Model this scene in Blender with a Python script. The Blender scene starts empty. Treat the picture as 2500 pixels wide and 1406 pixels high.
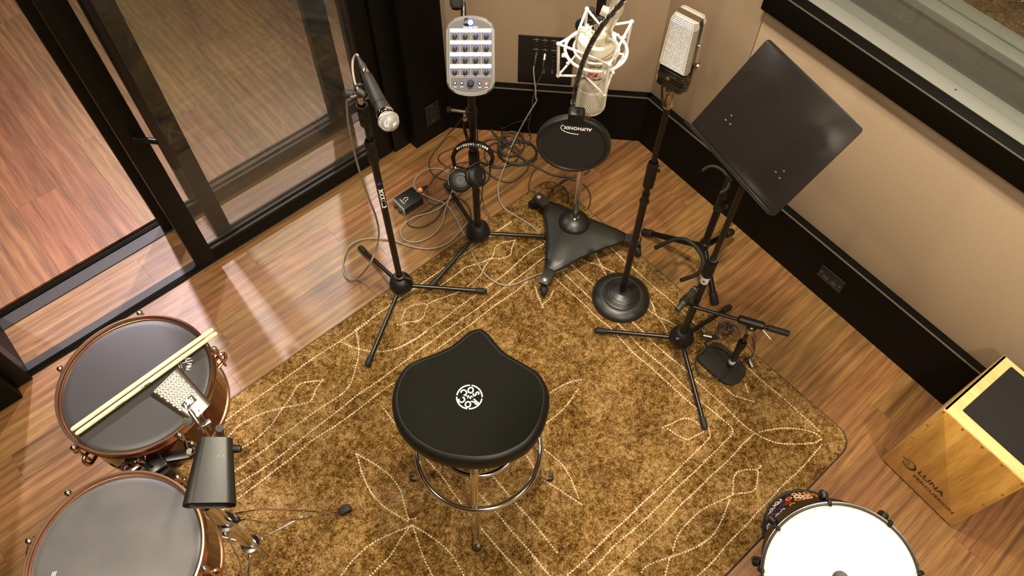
import bpy, bmesh, math, random
from mathutils import Vector as V3, Matrix as M4
from math import sin, cos, pi, radians as rad
random.seed(11)
SC = bpy.context.scene
COL = SC.collection

# ------------------------------------------------------------------ camera
# world axes: x runs along the glass doors, y points out through the doors, z up (metres)
FPX, PITCH, ROLL, YAW = 1900.0, rad(58.55), -0.0108, -rad(41.8)
CAM = V3((0.539, -2.172, 2.75))
_f = V3((0, cos(PITCH), -sin(PITCH))); _r0 = V3((1, 0, 0)); _d0 = _f.cross(_r0)
_r = cos(ROLL) * _r0 + sin(ROLL) * _d0; _d = -sin(ROLL) * _r0 + cos(ROLL) * _d0
_RZ = M4.Rotation(YAW, 3, 'Z')
CF, CR, CD = _RZ @ _f, _RZ @ _r, _RZ @ _d
cam = bpy.data.cameras.new('camera'); cam.sensor_width = 36; cam.lens = 36 * FPX / 2500
cam.clip_start = 0.05
camo = bpy.data.objects.new('camera', cam); COL.objects.link(camo); SC.camera = camo
mw = M4((CR, -CD, -CF)).transposed().to_4x4(); mw.translation = CAM; camo.matrix_world = mw

# ------------------------------------------------------------------ world, lights, exposure
SC.view_settings.view_transform = 'Standard'; SC.view_settings.look = 'None'
SC.view_settings.gamma = 1; SC.view_settings.use_curve_mapping = False
SC.view_settings.exposure = 0.42
SC.cycles.max_bounces = 7; SC.cycles.diffuse_bounces = 3; SC.cycles.glossy_bounces = 4
SC.cycles.transparent_max_bounces = 12; SC.cycles.caustics_reflective = False
SC.cycles.caustics_refractive = False; SC.cycles.sample_clamp_indirect = 4.0
SC.cycles.use_denoising = True
W = bpy.data.worlds.new('world'); SC.world = W; W.use_nodes = True
W.node_tree.nodes['Background'].inputs[0].default_value = (1.0, 0.82, 0.6, 1)
W.node_tree.nodes['Background'].inputs[1].default_value = 0.06

def lamp(loc, watts, col, size=0.16, aim=None, spread=140):
    l = bpy.data.lights.new('downlight', 'AREA'); l.shape = 'DISK'; l.size = size
    l.energy = watts; l.color = col; l.spread = rad(spread)
    o = bpy.data.objects.new('downlight', l); COL.objects.link(o); o.location = loc
    if aim: o.rotation_euler = (V3(aim) - V3(loc)).to_track_quat('-Z', 'Y').to_euler()
    return o
WARM = (1.0, 0.87, 0.68)
lamp((-0.15, -0.90, 3.10), 17, WARM, 0.14)
lamp((1.65, -1.25, 3.10), 40, WARM, 0.22)
lamp((0.75, -2.05, 3.10), 9, WARM, 0.16)
lamp((1.75, -3.10, 3.10), 28, WARM, 0.14)
lamp((0.3, -3.3, 3.10), 34, WARM, 0.2)
lamp((1.9, -0.75, 3.10), 8, WARM, 0.16)
COOL = (1.0, 0.85, 0.78)
PINK = (1.0, 0.88, 0.98)
lamp((0.93, 1.70, 3.0), 24, PINK, 0.10, aim=(0.42, -0.30, 0), spread=84)
lamp((2.40, 1.70, 3.0), 22, PINK, 0.10, aim=(1.1, -0.4, 0), spread=60)
lamp((-0.55, 1.70, 3.0), 22, COOL, 0.10)
lamp((1.2, 3.4, 3.0), 26, COOL, 0.2)
lamp((4.4, -1.6, 2.9), 26, WARM, 0.25)

# ------------------------------------------------------------------ pixel helpers (2500 x 1406 frame)
def ray(u, v): return CF * FPX + CR * (u - 1250) + CD * (v - 703)
def P(u, v, z=0.0):
    d = ray(u, v); return CAM + d * ((z - CAM.z) / d.z)
def T(u, v, t): return CAM + ray(u, v) * (t / FPX)
def AX(x, y, u, v):          # height on the vertical line through x,y
    d = ray(u, v); t = ((x - CAM.x) * d.x + (y - CAM.y) * d.y) / (d.x ** 2 + d.y ** 2)
    return CAM.z + d.z * t
def PL(u, v, p0, n):
    d = ray(u, v); return CAM + d * ((V3(p0) - CAM).dot(n) / d.dot(n))

# ------------------------------------------------------------------ materials
MATS = {}
def mat(name, col, rough=0.5, metal=0.0, spec=0.5, coat=0.0, bump=None, emis=None, estr=0, var=None, sheen=0):
    m = bpy.data.materials.new(name); m.use_nodes = True; nt = m.node_tree; b = nt.nodes['Principled BSDF']
    b.inputs['Base Color'].default_value = (*col, 1); b.inputs['Roughness'].default_value = rough
    b.inputs['Metallic'].default_value = metal; b.inputs['Specular IOR Level'].default_value = spec
    b.inputs['Coat Weight'].default_value = coat; b.inputs['Coat Roughness'].default_value = 0.08
    if emis: b.inputs['Emission Color'].default_value = (*emis, 1); b.inputs['Emission Strength'].default_value = estr
    tc = nt.nodes.new('ShaderNodeTexCoord')
    if bump:
        sc, st = bump
        n = nt.nodes.new('ShaderNodeTexNoise'); n.inputs['Scale'].default_value = sc; n.inputs['Detail'].default_value = 3
        bp = nt.nodes.new('ShaderNodeBump'); bp.inputs['Strength'].default_value = st; bp.inputs['Distance'].default_value = 0.002
        nt.links.new(tc.outputs['Object'], n.inputs['Vector']); nt.links.new(n.outputs['Fac'], bp.inputs['Height'])
        nt.links.new(bp.outputs['Normal'], b.inputs['Normal'])
    if var:
        sc, c2 = var
        n = nt.nodes.new('ShaderNodeTexNoise'); n.inputs['Scale'].default_value = sc; n.inputs['Detail'].default_value = 4
        r = nt.nodes.new('ShaderNodeValToRGB'); r.color_ramp.elements[0].position = 0.35; r.color_ramp.elements[1].position = 0.65
        r.color_ramp.elements[0].color = (*col, 1); r.color_ramp.elements[1].color = (*c2, 1)
        nt.links.new(tc.outputs['Object'], n.inputs['Vector']); nt.links.new(n.outputs['Fac'], r.inputs['Fac'])
        nt.links.new(r.outputs['Color'], b.inputs['Base Color'])
    MATS[name] = m; return m

def N(nt, t, **k):
    n = nt.nodes.new(t)
    for a, v in k.items(): n.inputs[a.replace('_', ' ')].default_value = v
    return n
def ramp(nt, stops):
    r = nt.nodes.new('ShaderNodeValToRGB'); e = r.color_ramp.elements
    while len(e) < len(stops): e.new(0.5)
    for i, (p, c) in enumerate(stops): e[i].position = p; e[i].color = (*c, 1)
    return r

def wood(name, dark, mid, light, rough=0.4, grain=1.0, scale=(2.2, 30, 30), rnd=True, coat=0.0, bumpst=0.25):
    m = bpy.data.materials.new(name); m.use_nodes = True; nt = m.node_tree; b = nt.nodes['Principled BSDF']; L = nt.links.new
    tc = N(nt, 'ShaderNodeTexCoord'); oi = N(nt, 'ShaderNodeObjectInfo')
    off = nt.nodes.new('ShaderNodeVectorMath'); off.operation = 'ADD'
    cmb = N(nt, 'ShaderNodeCombineXYZ'); mul = nt.nodes.new('ShaderNodeMath'); mul.operation = 'MULTIPLY'; mul.inputs[1].default_value = 37.0
    L(oi.outputs['Random'], mul.inputs[0])
    for i in range(3): L(mul.outputs[0], cmb.inputs[i])
    L(tc.outputs['Object'], off.inputs[0]); L(cmb.outputs[0], off.inputs[1])
    mp = N(nt, 'ShaderNodeMapping'); mp.inputs['Scale'].default_value = scale; L(off.outputs[0], mp.inputs['Vector'])
    n1 = N(nt, 'ShaderNodeTexNoise', Scale=1.0, Detail=5.0, Roughness=0.6, Distortion=1.2); L(mp.outputs[0], n1.inputs['Vector'])
    mp2 = N(nt, 'ShaderNodeMapping'); mp2.inputs['Scale'].default_value = (scale[0] * 4, scale[1] * 7, scale[2] * 7); L(off.outputs[0], mp2.inputs['Vector'])
    n2 = N(nt, 'ShaderNodeTexNoise', Scale=1.0, Detail=3.0); L(mp2.outputs[0], n2.inputs['Vector'])
    wv = N(nt, 'ShaderNodeTexWave', Scale=0.55, Distortion=7.0, Detail=2.0, Detail_Scale=1.0); wv.bands_direction = 'Y'
    mp3 = N(nt, 'ShaderNodeMapping'); mp3.inputs['Scale'].default_value = (scale[0] * 0.55, scale[1] * 0.5, scale[2] * 0.5); L(off.outputs[0], mp3.inputs['Vector']); L(mp3.outputs[0], wv.inputs['Vector'])
    r1 = ramp(nt, [(0.25, dark), (0.5, mid), (0.78, light)])
    a = nt.nodes.new('ShaderNodeMath'); a.operation = 'MULTIPLY_ADD'; a.inputs[1].default_value = 0.13; L(wv.outputs['Fac'], a.inputs[0])
    a0 = nt.nodes.new('ShaderNodeMath'); a0.operation = 'MULTIPLY'; a0.inputs[1].default_value = 0.85; L(n1.outputs['Fac'], a0.inputs[0]); L(a0.outputs[0], a.inputs[2])
    L(a.outputs[0], r1.inputs['Fac'])
    r2 = ramp(nt, [(0.38, (0.55, 0.5, 0.45)), (0.52, (1, 1, 1))]); L(n2.outputs['Fac'], r2.inputs['Fac'])
    mx = nt.nodes.new('ShaderNodeMix'); mx.data_type = 'RGBA'; mx.blend_type = 'MULTIPLY'; mx.inputs[0].default_value = 0.55 * grain
    L(r1.outputs['Color'], mx.inputs[6]); L(r2.outputs['Color'], mx.inputs[7])
    out = mx.outputs[2]
    if rnd:
        hs = N(nt, 'ShaderNodeHueSaturation')
        mr = N(nt, 'ShaderNodeMapRange', To_Min=0.87, To_Max=1.13); L(oi.outputs['Random'], mr.inputs['Value'])
        wn = N(nt, 'ShaderNodeTexWhiteNoise'); wn.noise_dimensions = '1D'; L(oi.outputs['Random'], wn.inputs['W'])
        mr2 = N(nt, 'ShaderNodeMapRange', To_Min=0.488, To_Max=0.508); L(wn.outputs['Value'], mr2.inputs['Value'])
        L(mr.outputs[0], hs.inputs['Value']); L(mr2.outputs[0], hs.inputs['Hue']); L(out, hs.inputs['Color']); out = hs.outputs[0]
    L(out, b.inputs['Base Color'])
    bp = N(nt, 'ShaderNodeBump', Strength=bumpst, Distance=0.001); L(n2.outputs['Fac'], bp.inputs['Height']); L(bp.outputs[0], b.inputs['Normal'])
    b.inputs['Roughness'].default_value = rough; b.inputs['Coat Weight'].default_value = coat; b.inputs['Coat Roughness'].default_value = 0.07
    MATS[name] = m; return m

OAK = wood('oak_floor', (0.0891, 0.0393, 0.0111), (0.1961, 0.0940, 0.0282), (0.3089, 0.1617, 0.0547), rough=0.42)
OAK2 = wood('oak_floor_red', (0.0850, 0.0306, 0.0097), (0.1800, 0.0702, 0.0232), (0.2700, 0.1215, 0.0450), rough=0.42, scale=(1.6, 18, 18))
LACQ = wood('red_lacquered_wood', (0.0198, 0.0015, 0.0008), (0.0528, 0.0044, 0.0017), (0.1144, 0.0148, 0.0034), rough=0.25, scale=(14, 14, 3), rnd=False, coat=1.0, bumpst=0)
MAPLE = wood('pale_maple', (0.5600, 0.3680, 0.1326), (0.7000, 0.4876, 0.1950), (0.8000, 0.5888, 0.2652), rough=0.5, scale=(30, 3, 30), grain=0.3, rnd=False, bumpst=0.05)
VENEER = wood('cajon_veneer', (0.3969, 0.1972, 0.0383), (0.5586, 0.2994, 0.0619), (0.7350, 0.4235, 0.1032), rough=0.42, scale=(16, 16, 1.6), grain=0.6, rnd=False, bumpst=0.05)
STICK = wood('hickory', (0.66, 0.50, 0.26), (0.80, 0.64, 0.36), (0.86, 0.72, 0.44), rough=0.45, scale=(60, 60, 60), grain=0.2, rnd=False, bumpst=0.03)
BLACKFRAME = mat('black_door_frame', (0.0036, 0.0033, 0.0018), 0.45, spec=0.14, bump=(60, 0.05))
SILL = mat('grey_black_sill', (0.022, 0.019, 0.017), 0.5, 0.3)
BLACKWOOD = mat('black_painted_wood', (0.0030, 0.0023, 0.0012), 0.55, spec=0.10, bump=(90, 0.08))
EDGE = mat('edge_highlight_paint', (0.075, 0.065, 0.05), 0.5)  # paler than the black wood: highlight along bevelled edges, put into colour
BLACKFAB = mat('black_acoustic_cloth', (0.012, 0.009, 0.007), 0.95, spec=0.15, bump=(900, 0.3))
PLAST = mat('black_plastic', (0.006, 0.0056, 0.0046), 0.45, spec=0.35)
RUBBER = mat('black_rubber', (0.012, 0.0115, 0.010), 0.6, spec=0.3)
PAINT = mat('black_powder_coat', (0.005, 0.0045, 0.004), 0.30, spec=0.4, bump=(600, 0.06))
SATIN = mat('satin_black_iron', (0.009, 0.009, 0.0075), 0.38, spec=0.6, bump=(500, 0.12))
BROWNBLK = mat('music_desk_steel', (0.014, 0.011, 0.0095), 0.26, 0.2, spec=0.35)
CHROME = mat('chrome', (0.80, 0.78, 0.74), 0.10, 1.0)
BRASSY = mat('nickel_warm', (0.62, 0.53, 0.38), 0.2, 1.0)
COPPER = mat('copper_hoop', (0.78, 0.47, 0.32), 0.22, 1.0)
STEEL = mat('brushed_steel', (0.46, 0.44, 0.41), 0.3, 1.0)
HAMMER = mat('hammered_nickel', (0.40, 0.37, 0.325), 0.36, 1.0)
FILM = mat('black_drum_film', (0.022, 0.020, 0.0185), 0.42, spec=0.55, bump=(1500, 0.10))
SHEENFILM = mat('sheen_drum_film', (0.050, 0.047, 0.045), 0.40, spec=0.6, bump=(1500, 0.10), var=(9, (0.072, 0.067, 0.064)))  # black film lightened: ceiling reflection put into its colour
CREAMMIC = mat('cream_enamel', (0.62, 0.565, 0.44), 0.32, spec=0.5, coat=0.3)
WHITEW = mat('white_wire', (0.68, 0.645, 0.58), 0.35)
MESHM = mat('silver_mesh', (0.72, 0.70, 0.66), 0.35, 0.8)
MESHC = mat('champagne_mesh', (0.60, 0.53, 0.44), 0.35, 0.6)
DARKGAP = mat('mesh_gap', (0.24, 0.225, 0.20), 0.6, 0.3)
CREAMGAP = mat('cream_mesh_gap', (0.46, 0.41, 0.31), 0.6)
GREYMIC = mat('charcoal_mic_body', (0.030, 0.027, 0.024), 0.45, 0.3)
GLOSSBLK = mat('gloss_black', (0.008, 0.007, 0.006), 0.12, spec=0.6)
GREYCAB = mat('grey_cable', (0.24, 0.21, 0.165), 0.6)
DARKCAB = mat('dark_cable', (0.035, 0.027, 0.017), 0.55)
BLKCAB = mat('black_cable', (0.012, 0.010, 0.009), 0.5)
PURPCAB = mat('purple_black_cable', (0.036, 0.022, 0.022), 0.5)
WHITE = mat('white_print', (0.85, 0.84, 0.78), 0.6)
BLUEP = mat('blue_print', (0.03, 0.03, 0.45), 0.5)
REDP = mat('red_print', (0.70, 0.05, 0.04), 0.5)
DARKPRINT = mat('dark_brown_print', (0.035, 0.012, 0.004), 0.6)
BLKPRINT = mat('black_print', (0.005, 0.0045, 0.004), 0.5)
GREYBODY = mat('grey_mixer_body', (0.115, 0.108, 0.106), 0.5)
GREYFACE = mat('grey_mixer_face', (0.062, 0.059, 0.060), 0.55)
SPINE = mat('shaded_chrome', (0.16, 0.135, 0.10), 0.3, 0.9)  # chrome darkened: recess shade and brown reflection painted into its colour
PALEGREY = mat('pale_grey_plastic', (0.34, 0.32, 0.29), 0.5)
LABELW = mat('white_label', (0.62, 0.635, 0.66), 0.6)
LEDB = mat('blue_led', (0.02, 0.03, 0.9), 0.4, emis=(0.006, 0.014, 1.0), estr=3.0)
LEDW = mat('pale_blue_led', (0.5, 0.8, 1.0), 0.4, emis=(0.22, 0.52, 1.0), estr=1.6)
ORANGE = mat('orange_plastic', (0.85, 0.33, 0.04), 0.45)
DIBOX = mat('dark_green_grey_metal', (0.009, 0.0105, 0.008), 0.42, 0.2)
VINYL = mat('black_vinyl', (0.0050, 0.0048, 0.0038), 0.42, spec=0.35, bump=(700, 0.10))
SUEDE = mat('black_suede', (0.0068, 0.0068, 0.0050), 0.9, spec=0.08, bump=(900, 0.25))
THREAD = mat('grey_thread', (0.040, 0.038, 0.033), 0.8)
PAD = mat('charcoal_felt_pad', (0.018, 0.016, 0.0145), 0.9, spec=0.2, bump=(900, 0.4))
HEADW = mat('white_drum_skin', (0.72, 0.675, 0.60), 0.55, spec=0.3)
ALU = mat('grey_aluminium', (0.205, 0.205, 0.18), 0.55, 0.1)
GREYFELT = mat('grey_felt', (0.060, 0.056, 0.045), 0.9, bump=(40, 0.3))
CEIL = mat('ceiling_white', (0.55, 0.50, 0.42), 0.9)
OFFWALL = mat('off_wall_fabric', (0.34, 0.27, 0.20), 0.9)
BEAD = mat('cream_wool', (0.50, 0.395, 0.25), 0.95, spec=0.1)
BIND = mat('rug_binding', (0.030, 0.022, 0.014), 0.9, bump=(700, 0.5))
SKULLW = mat('pale_print', (0.66, 0.55, 0.50), 0.5); SKULLO = mat('peach_print', (0.72, 0.36, 0.18), 0.5)
FLOR = mat('red_flower_print', (0.42, 0.025, 0.02), 0.5); FLOO = mat('orange_flower_print', (0.70, 0.27, 0.03), 0.5)
FLOB = mat('blue_flower_print', (0.045, 0.03, 0.14), 0.5)
DJSHELL = mat('dark_patterned_shell', (0.012, 0.008, 0.007), 0.5, spec=0.25)

def fabric():
    m = bpy.data.materials.new('beige_weave'); m.use_nodes = True; nt = m.node_tree; b = nt.nodes['Principled BSDF']; L = nt.links.new
    tc = N(nt, 'ShaderNodeTexCoord')
    w1 = N(nt, 'ShaderNodeTexWave', Scale=105.0, Distortion=0.6, Detail=1.0); w1.bands_direction = 'X'
    w2 = N(nt, 'ShaderNodeTexWave', Scale=105.0, Distortion=0.6, Detail=1.0); w2.bands_direction = 'Y'
    L(tc.outputs['Object'], w1.inputs['Vector']); L(tc.outputs['Object'], w2.inputs['Vector'])
    mm = nt.nodes.new('ShaderNodeMath'); mm.operation = 'MULTIPLY'; L(w1.outputs['Fac'], mm.inputs[0]); L(w2.outputs['Fac'], mm.inputs[1])
    n = N(nt, 'ShaderNodeTexNoise', Scale=420.0, Detail=2.0); L(tc.outputs['Object'], n.inputs['Vector'])
    ad = nt.nodes.new('ShaderNodeMath'); ad.operation = 'MULTIPLY_ADD'; ad.inputs[1].default_value = 0.55; L(mm.outputs[0], ad.inputs[0])
    n5 = nt.nodes.new('ShaderNodeMath'); n5.operation = 'MULTIPLY'; n5.inputs[1].default_value = 0.7; L(n.outputs['Fac'], n5.inputs[0]); L(n5.outputs[0], ad.inputs[2])
    r = ramp(nt, [(0.2, (0.330, 0.242, 0.158)), (0.8, (0.480, 0.365, 0.246))]); L(ad.outputs[0], r.inputs['Fac']); L(r.outputs[0], b.inputs['Base Color'])
    bp = N(nt, 'ShaderNodeBump', Strength=0.35, Distance=0.001); L(ad.outputs[0], bp.inputs['Height']); L(bp.outputs[0], b.inputs['Normal'])
    b.inputs['Roughness'].default_value = 0.9; b.inputs['Specular IOR Level'].default_value = 0.2
    return m
FABRIC = fabric()

def rugmat():
    m = bpy.data.materials.new('mottled_gold_pile'); m.use_nodes = True; nt = m.node_tree; b = nt.nodes['Principled BSDF']; L = nt.links.new
    tc = N(nt, 'ShaderNodeTexCoord')
    big = N(nt, 'ShaderNodeTexNoise', Scale=4.5, Detail=3.0, Roughness=0.55); L(tc.outputs['Object'], big.inputs['Vector'])
    med = N(nt, 'ShaderNodeTexNoise', Scale=55.0, Detail=4.0, Roughness=0.7); L(tc.outputs['Object'], med.inputs['Vector'])
    fine = N(nt, 'ShaderNodeTexNoise', Scale=230.0, Detail=2.0, Roughness=0.6); L(tc.outputs['Object'], fine.inputs['Vector'])
    s1 = nt.nodes.new('ShaderNodeMath'); s1.operation = 'MULTIPLY_ADD'; s1.inputs[1].default_value = 0.24; L(big.outputs['Fac'], s1.inputs[0])
    s2 = nt.nodes.new('ShaderNodeMath'); s2.operation = 'MULTIPLY_ADD'; s2.inputs[1].default_value = 0.46; L(med.outputs['Fac'], s2.inputs[0])
    s3 = nt.nodes.new('ShaderNodeMath'); s3.operation = 'MULTIPLY'; s3.inputs[1].default_value = 0.44; L(fine.outputs['Fac'], s3.inputs[0])
    L(s3.outputs[0], s2.inputs[2]); L(s2.outputs[0], s1.inputs[2])
    r = ramp(nt, [(0.45, (0.0264, 0.0119, 0.0023)), (0.53, (0.1056, 0.0528, 0.0088)), (0.59, (0.1892, 0.1074, 0.0305)), (0.68, (0.3344, 0.2112, 0.0878))])
    L(s1.outputs[0], r.inputs['Fac'])
    vn = N(nt, 'ShaderNodeTexNoise', Scale=13.0, Detail=3.0); L(tc.outputs['Object'], vn.inputs['Vector'])
    vr = ramp(nt, [(0.5, (1, 1, 1)), (0.68, (0.80, 0.72, 0.85))]); L(vn.outputs['Fac'], vr.inputs['Fac'])
    mx = nt.nodes.new('ShaderNodeMix'); mx.data_type = 'RGBA'; mx.blend_type = 'MULTIPLY'; mx.inputs[0].default_value = 0.8
    L(r.outputs[0], mx.inputs[6]); L(vr.outputs[0], mx.inputs[7]); L(mx.outputs[2], b.inputs['Base Color'])
    bp = N(nt, 'ShaderNodeBump', Strength=0.9, Distance=0.004); L(fine.outputs['Fac'], bp.inputs['Height']); L(bp.outputs[0], b.inputs['Normal'])
    b.inputs['Roughness'].default_value = 0.95; b.inputs['Specular IOR Level'].default_value = 0.1
    return m
RUG = rugmat()

def glassmat():
    m = bpy.data.materials.new('clear_pane'); m.use_nodes = True; nt = m.node_tree; L = nt.links.new
    nt.nodes.remove(nt.nodes['Principled BSDF']); out = nt.nodes['Material Output']
    t = N(nt, 'ShaderNodeBsdfTransparent'); t.inputs[0].default_value = (0.93, 0.94, 0.92, 1)
    g = N(nt, 'ShaderNodeBsdfGlossy'); g.inputs['Roughness'].default_value = 0.02
    d = N(nt, 'ShaderNodeBsdfDiffuse'); d.inputs[0].default_value = (0.6, 0.56, 0.5, 1)
    lw = N(nt, 'ShaderNodeLayerWeight', Blend=0.5)          # Schlick reflectance, the same from both faces
    pw = nt.nodes.new('ShaderNodeMath'); pw.operation = 'POWER'; pw.inputs[1].default_value = 5.0; L(lw.outputs['Facing'], pw.inputs[0])
    fr = nt.nodes.new('ShaderNodeMath'); fr.operation = 'MULTIPLY_ADD'; fr.inputs[1].default_value = 0.9; fr.inputs[2].default_value = 0.045; L(pw.outputs[0], fr.inputs[0])
    m1 = N(nt, 'ShaderNodeMixShader'); L(fr.outputs[0], m1.inputs[0]); L(t.outputs[0], m1.inputs[1]); L(g.outputs[0], m1.inputs[2])
    m2 = N(nt, 'ShaderNodeMixShader', Fac=0.010); L(m1.outputs[0], m2.inputs[1]); L(d.outputs[0], m2.inputs[2])  # faint diffuse share: dust and painted reflection haze on the pane
    L(m2.outputs[0], out.inputs['Surface']); return m
GLASS = glassmat()

# ------------------------------------------------------------------ mesh helpers
Z = V3((0, 0, 1))
def frame(o, x, y=None, z=None):
    x = V3(x).normalized()
    if z is None: z = x.cross(V3(y)).normalized()
    z = V3(z).normalized(); y = z.cross(x).normalized(); x = y.cross(z)
    m = M4((x, y, z)).transposed().to_4x4(); m.translation = V3(o); return m
def ofs(o): return M4.Translation(V3(o))
def nb(): return bmesh.new()
def box(bm, c, size, M=None, bev=0.0, seg=2):
    r = bmesh.ops.create_cube(bm, size=1.0); vs = r['verts']
    bmesh.ops.scale(bm, vec=V3(size), verts=vs); bmesh.ops.translate(bm, vec=V3(c), verts=vs)
    if bev > 0:
        es = list({e for v in vs for e in v.link_edges})
        rr = bmesh.ops.bevel(bm, geom=es, offset=bev, segments=seg, affect='EDGES', profile=0.5)
        vs = list({v for f in rr['faces'] for v in f.verts} | {v for v in vs if v.is_valid})
    if M is not None: bmesh.ops.transform(bm, matrix=M, verts=vs)
    return vs
def box2(bm, a, b, M=None, bev=0.0):
    a, b = V3(a), V3(b); return box(bm, (a + b) / 2, [abs(q) for q in (b - a)], M, bev)
def cr(pts, n=6, closed=False):
    pts = [V3(p) for p in pts]; out = []; k = len(pts)
    for i in range(k if closed else k - 1):
        p1, p2 = pts[i], pts[(i + 1) % k]
        p0 = pts[(i - 1) % k] if (closed or i > 0) else p1 * 2 - p2
        p3 = pts[(i + 2) % k] if (closed or i + 2 < k) else p2 * 2 - p1
        for j in range(n):
            t = j / n
            out.append(0.5 * ((2 * p1) + (p2 - p0) * t + (2 * p0 - 5 * p1 + 4 * p2 - p3) * t * t + (3 * p1 - p0 - 3 * p2 + p3) * t ** 3))
    if not closed: out.append(pts[-1])
    return out
def tube(bm, pts, r, seg=8, closed=False):
    pts = [V3(p) for p in pts]; n = len(pts); rs = r if isinstance(r, (list, tuple)) else [r] * n
    rings = []; nrm = None
    for i, p in enumerate(pts):
        if closed: t = pts[(i + 1) % n] - pts[i - 1]
        else: t = pts[min(i + 1, n - 1)] - pts[max(i - 1, 0)]
        t = t.normalized() if t.length > 1e-9 else V3((0, 0, 1))
        if nrm is None:
            nrm = t.orthogonal().normalized()
        nrm = (nrm - t * nrm.dot(t)); nrm = nrm.normalized() if nrm.length > 1e-6 else t.orthogonal().normalized()
        bn = t.cross(nrm)
        rings.append([bm.verts.new(p + (nrm * cos(2 * pi * k / seg) + bn * sin(2 * pi * k / seg)) * rs[i]) for k in range(seg)])
    for i in range(n if closed else n - 1):
        a, b = rings[i], rings[(i + 1) % n]
        if closed and i == n - 1:
            # best rotational match
            best = min(range(seg), key=lambda q: (b[q].co - a[0].co).length); b = b[best:] + b[:best]
        for k in range(seg):
            bm.faces.new((a[k], a[(k + 1) % seg], b[(k + 1) % seg], b[k]))
    if not closed:
        bm.faces.new(list(reversed(rings[0]))); bm.faces.new(rings[-1])
def cyl(bm, a, b, r, r2=None, seg=16): tube(bm, [a, b], [r, r if r2 is None else r2], seg)
def lathe(bm, prof, M=None, seg=32):
    rings = []
    M = M or M4.Identity(4)
    for (r, h) in prof:
        if r < 1e-6: rings.append([bm.verts.new(M @ V3((0, 0, h)))])
        else: rings.append([bm.verts.new(M @ V3((r * cos(2 * pi * k / seg), r * sin(2 * pi * k / seg), h))) for k in range(seg)])
    for a, b in zip(rings, rings[1:]):
        for k in range(seg):
            k2 = (k + 1) % seg
            if len(a) == 1 and len(b) == 1: continue
            if len(a) == 1: bm.faces.new((a[0], b[k2], b[k]))
            elif len(b) == 1: bm.faces.new((a[k], a[k2], b[0]))
            else: bm.faces.new((a[k], a[k2], b[k2], b[k]))
def sph(bm, c, r, u=14, v=8, M=None):
    m = ofs(c) if M is None else M
    bmesh.ops.create_uvsphere(bm, u_segments=u, v_segments=v, radius=r, matrix=m)
def torus(bm, M, R, r, seg=40, rs=8):
    tube(bm, [M @ V3((R * cos(2 * pi * k / seg), R * sin(2 * pi * k / seg), 0)) for k in range(seg)], r, rs, closed=True)
def prism(bm, poly, z0, z1, M=None, bev=0.0):
    M = M or M4.Identity(4)
    lo = [bm.verts.new((x, y, z0)) for x, y in poly]; hi = [bm.verts.new((x, y, z1)) for x, y in poly]; n = len(poly)
    fs = [bm.faces.new(list(reversed(lo))), bm.faces.new(hi)]
    for k in range(n): fs.append(bm.faces.new((lo[k], lo[(k + 1) % n], hi[(k + 1) % n], hi[k])))
    vs = lo + hi
    if bev > 0:
        es = list(fs[1].edges) + list(fs[0].edges)
        rr = bmesh.ops.bevel(bm, geom=es, offset=bev, segments=2, affect='EDGES', profile=0.5)
        vs = list({v for f in rr['faces'] for v in f.verts} | {v for v in vs if v.is_valid} | {v for f in fs if f.is_valid for v in f.verts})
    bmesh.ops.transform(bm, matrix=M, verts=vs)
def loft(bm, rings, cap0=True, cap1=True):
    R = [[bm.verts.new(p) for p in ring] for ring in rings]; n = len(R[0])
    for a, b in zip(R, R[1:]):
        for k in range(n): bm.faces.new((a[k], a[(k + 1) % n], b[(k + 1) % n], b[k]))
    if cap0: bm.faces.new(list(reversed(R[0])))
    if cap1: bm.faces.new(R[-1])
def rrect(w, h, r, n=4):
    out = []
    for cx, cy, a0 in ((w / 2 - r, h / 2 - r, 0), (-w / 2 + r, h / 2 - r, 90), (-w / 2 + r, -h / 2 + r, 180), (w / 2 - r, -h / 2 + r, 270)):
        for k in range(n + 1):
            a = rad(a0 + 90 * k / n); out.append((cx + r * cos(a), cy + r * sin(a)))
    return out

ROOT = {}      # object name -> world location of its origin
def thing(name, label, cat, loc, group=None):
    o = bpy.data.objects.new(name, None); COL.objects.link(o); o.location = V3(loc); o.empty_display_size = 0.05
    o['label'] = label; o['category'] = cat
    if group: o['group'] = group
    ROOT[o.name] = V3(loc); return o
def finish(bm, ang=38):
    bmesh.ops.recalc_face_normals(bm, faces=bm.faces)
    me = bpy.data.meshes.new('m'); bm.to_mesh(me); bm.free()
    me.polygons.foreach_set('use_smooth', [True] * len(me.polygons)); me.set_sharp_from_angle(angle=rad(ang)); return me
def part(name, bm, m, parent=None, label=None, M=None, ang=38, mesh=None):
    me = mesh or finish(bm, ang); me.name = name
    if not me.materials:
        for q in (m if isinstance(m, (list, tuple)) else [m]): me.materials.append(q)
    o = bpy.data.objects.new(name, me); COL.objects.link(o)
    pl = V3((0, 0, 0))
    if parent is not None: o.parent = parent; pl = ROOT[parent.name]
    if M is not None:
        o.location = M.translation - pl; o.rotation_euler = M.to_euler(); ROOT[o.name] = M.translation.copy()
    else:
        o.location = -pl; ROOT[o.name] = V3((0, 0, 0))
        if parent is not None:      # keep part origins at the origin of their thing
            me.transform(ofs(-pl)) ; o.location = (0, 0, 0); ROOT[o.name] = pl
    if label: o['label'] = label
    return o
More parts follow.
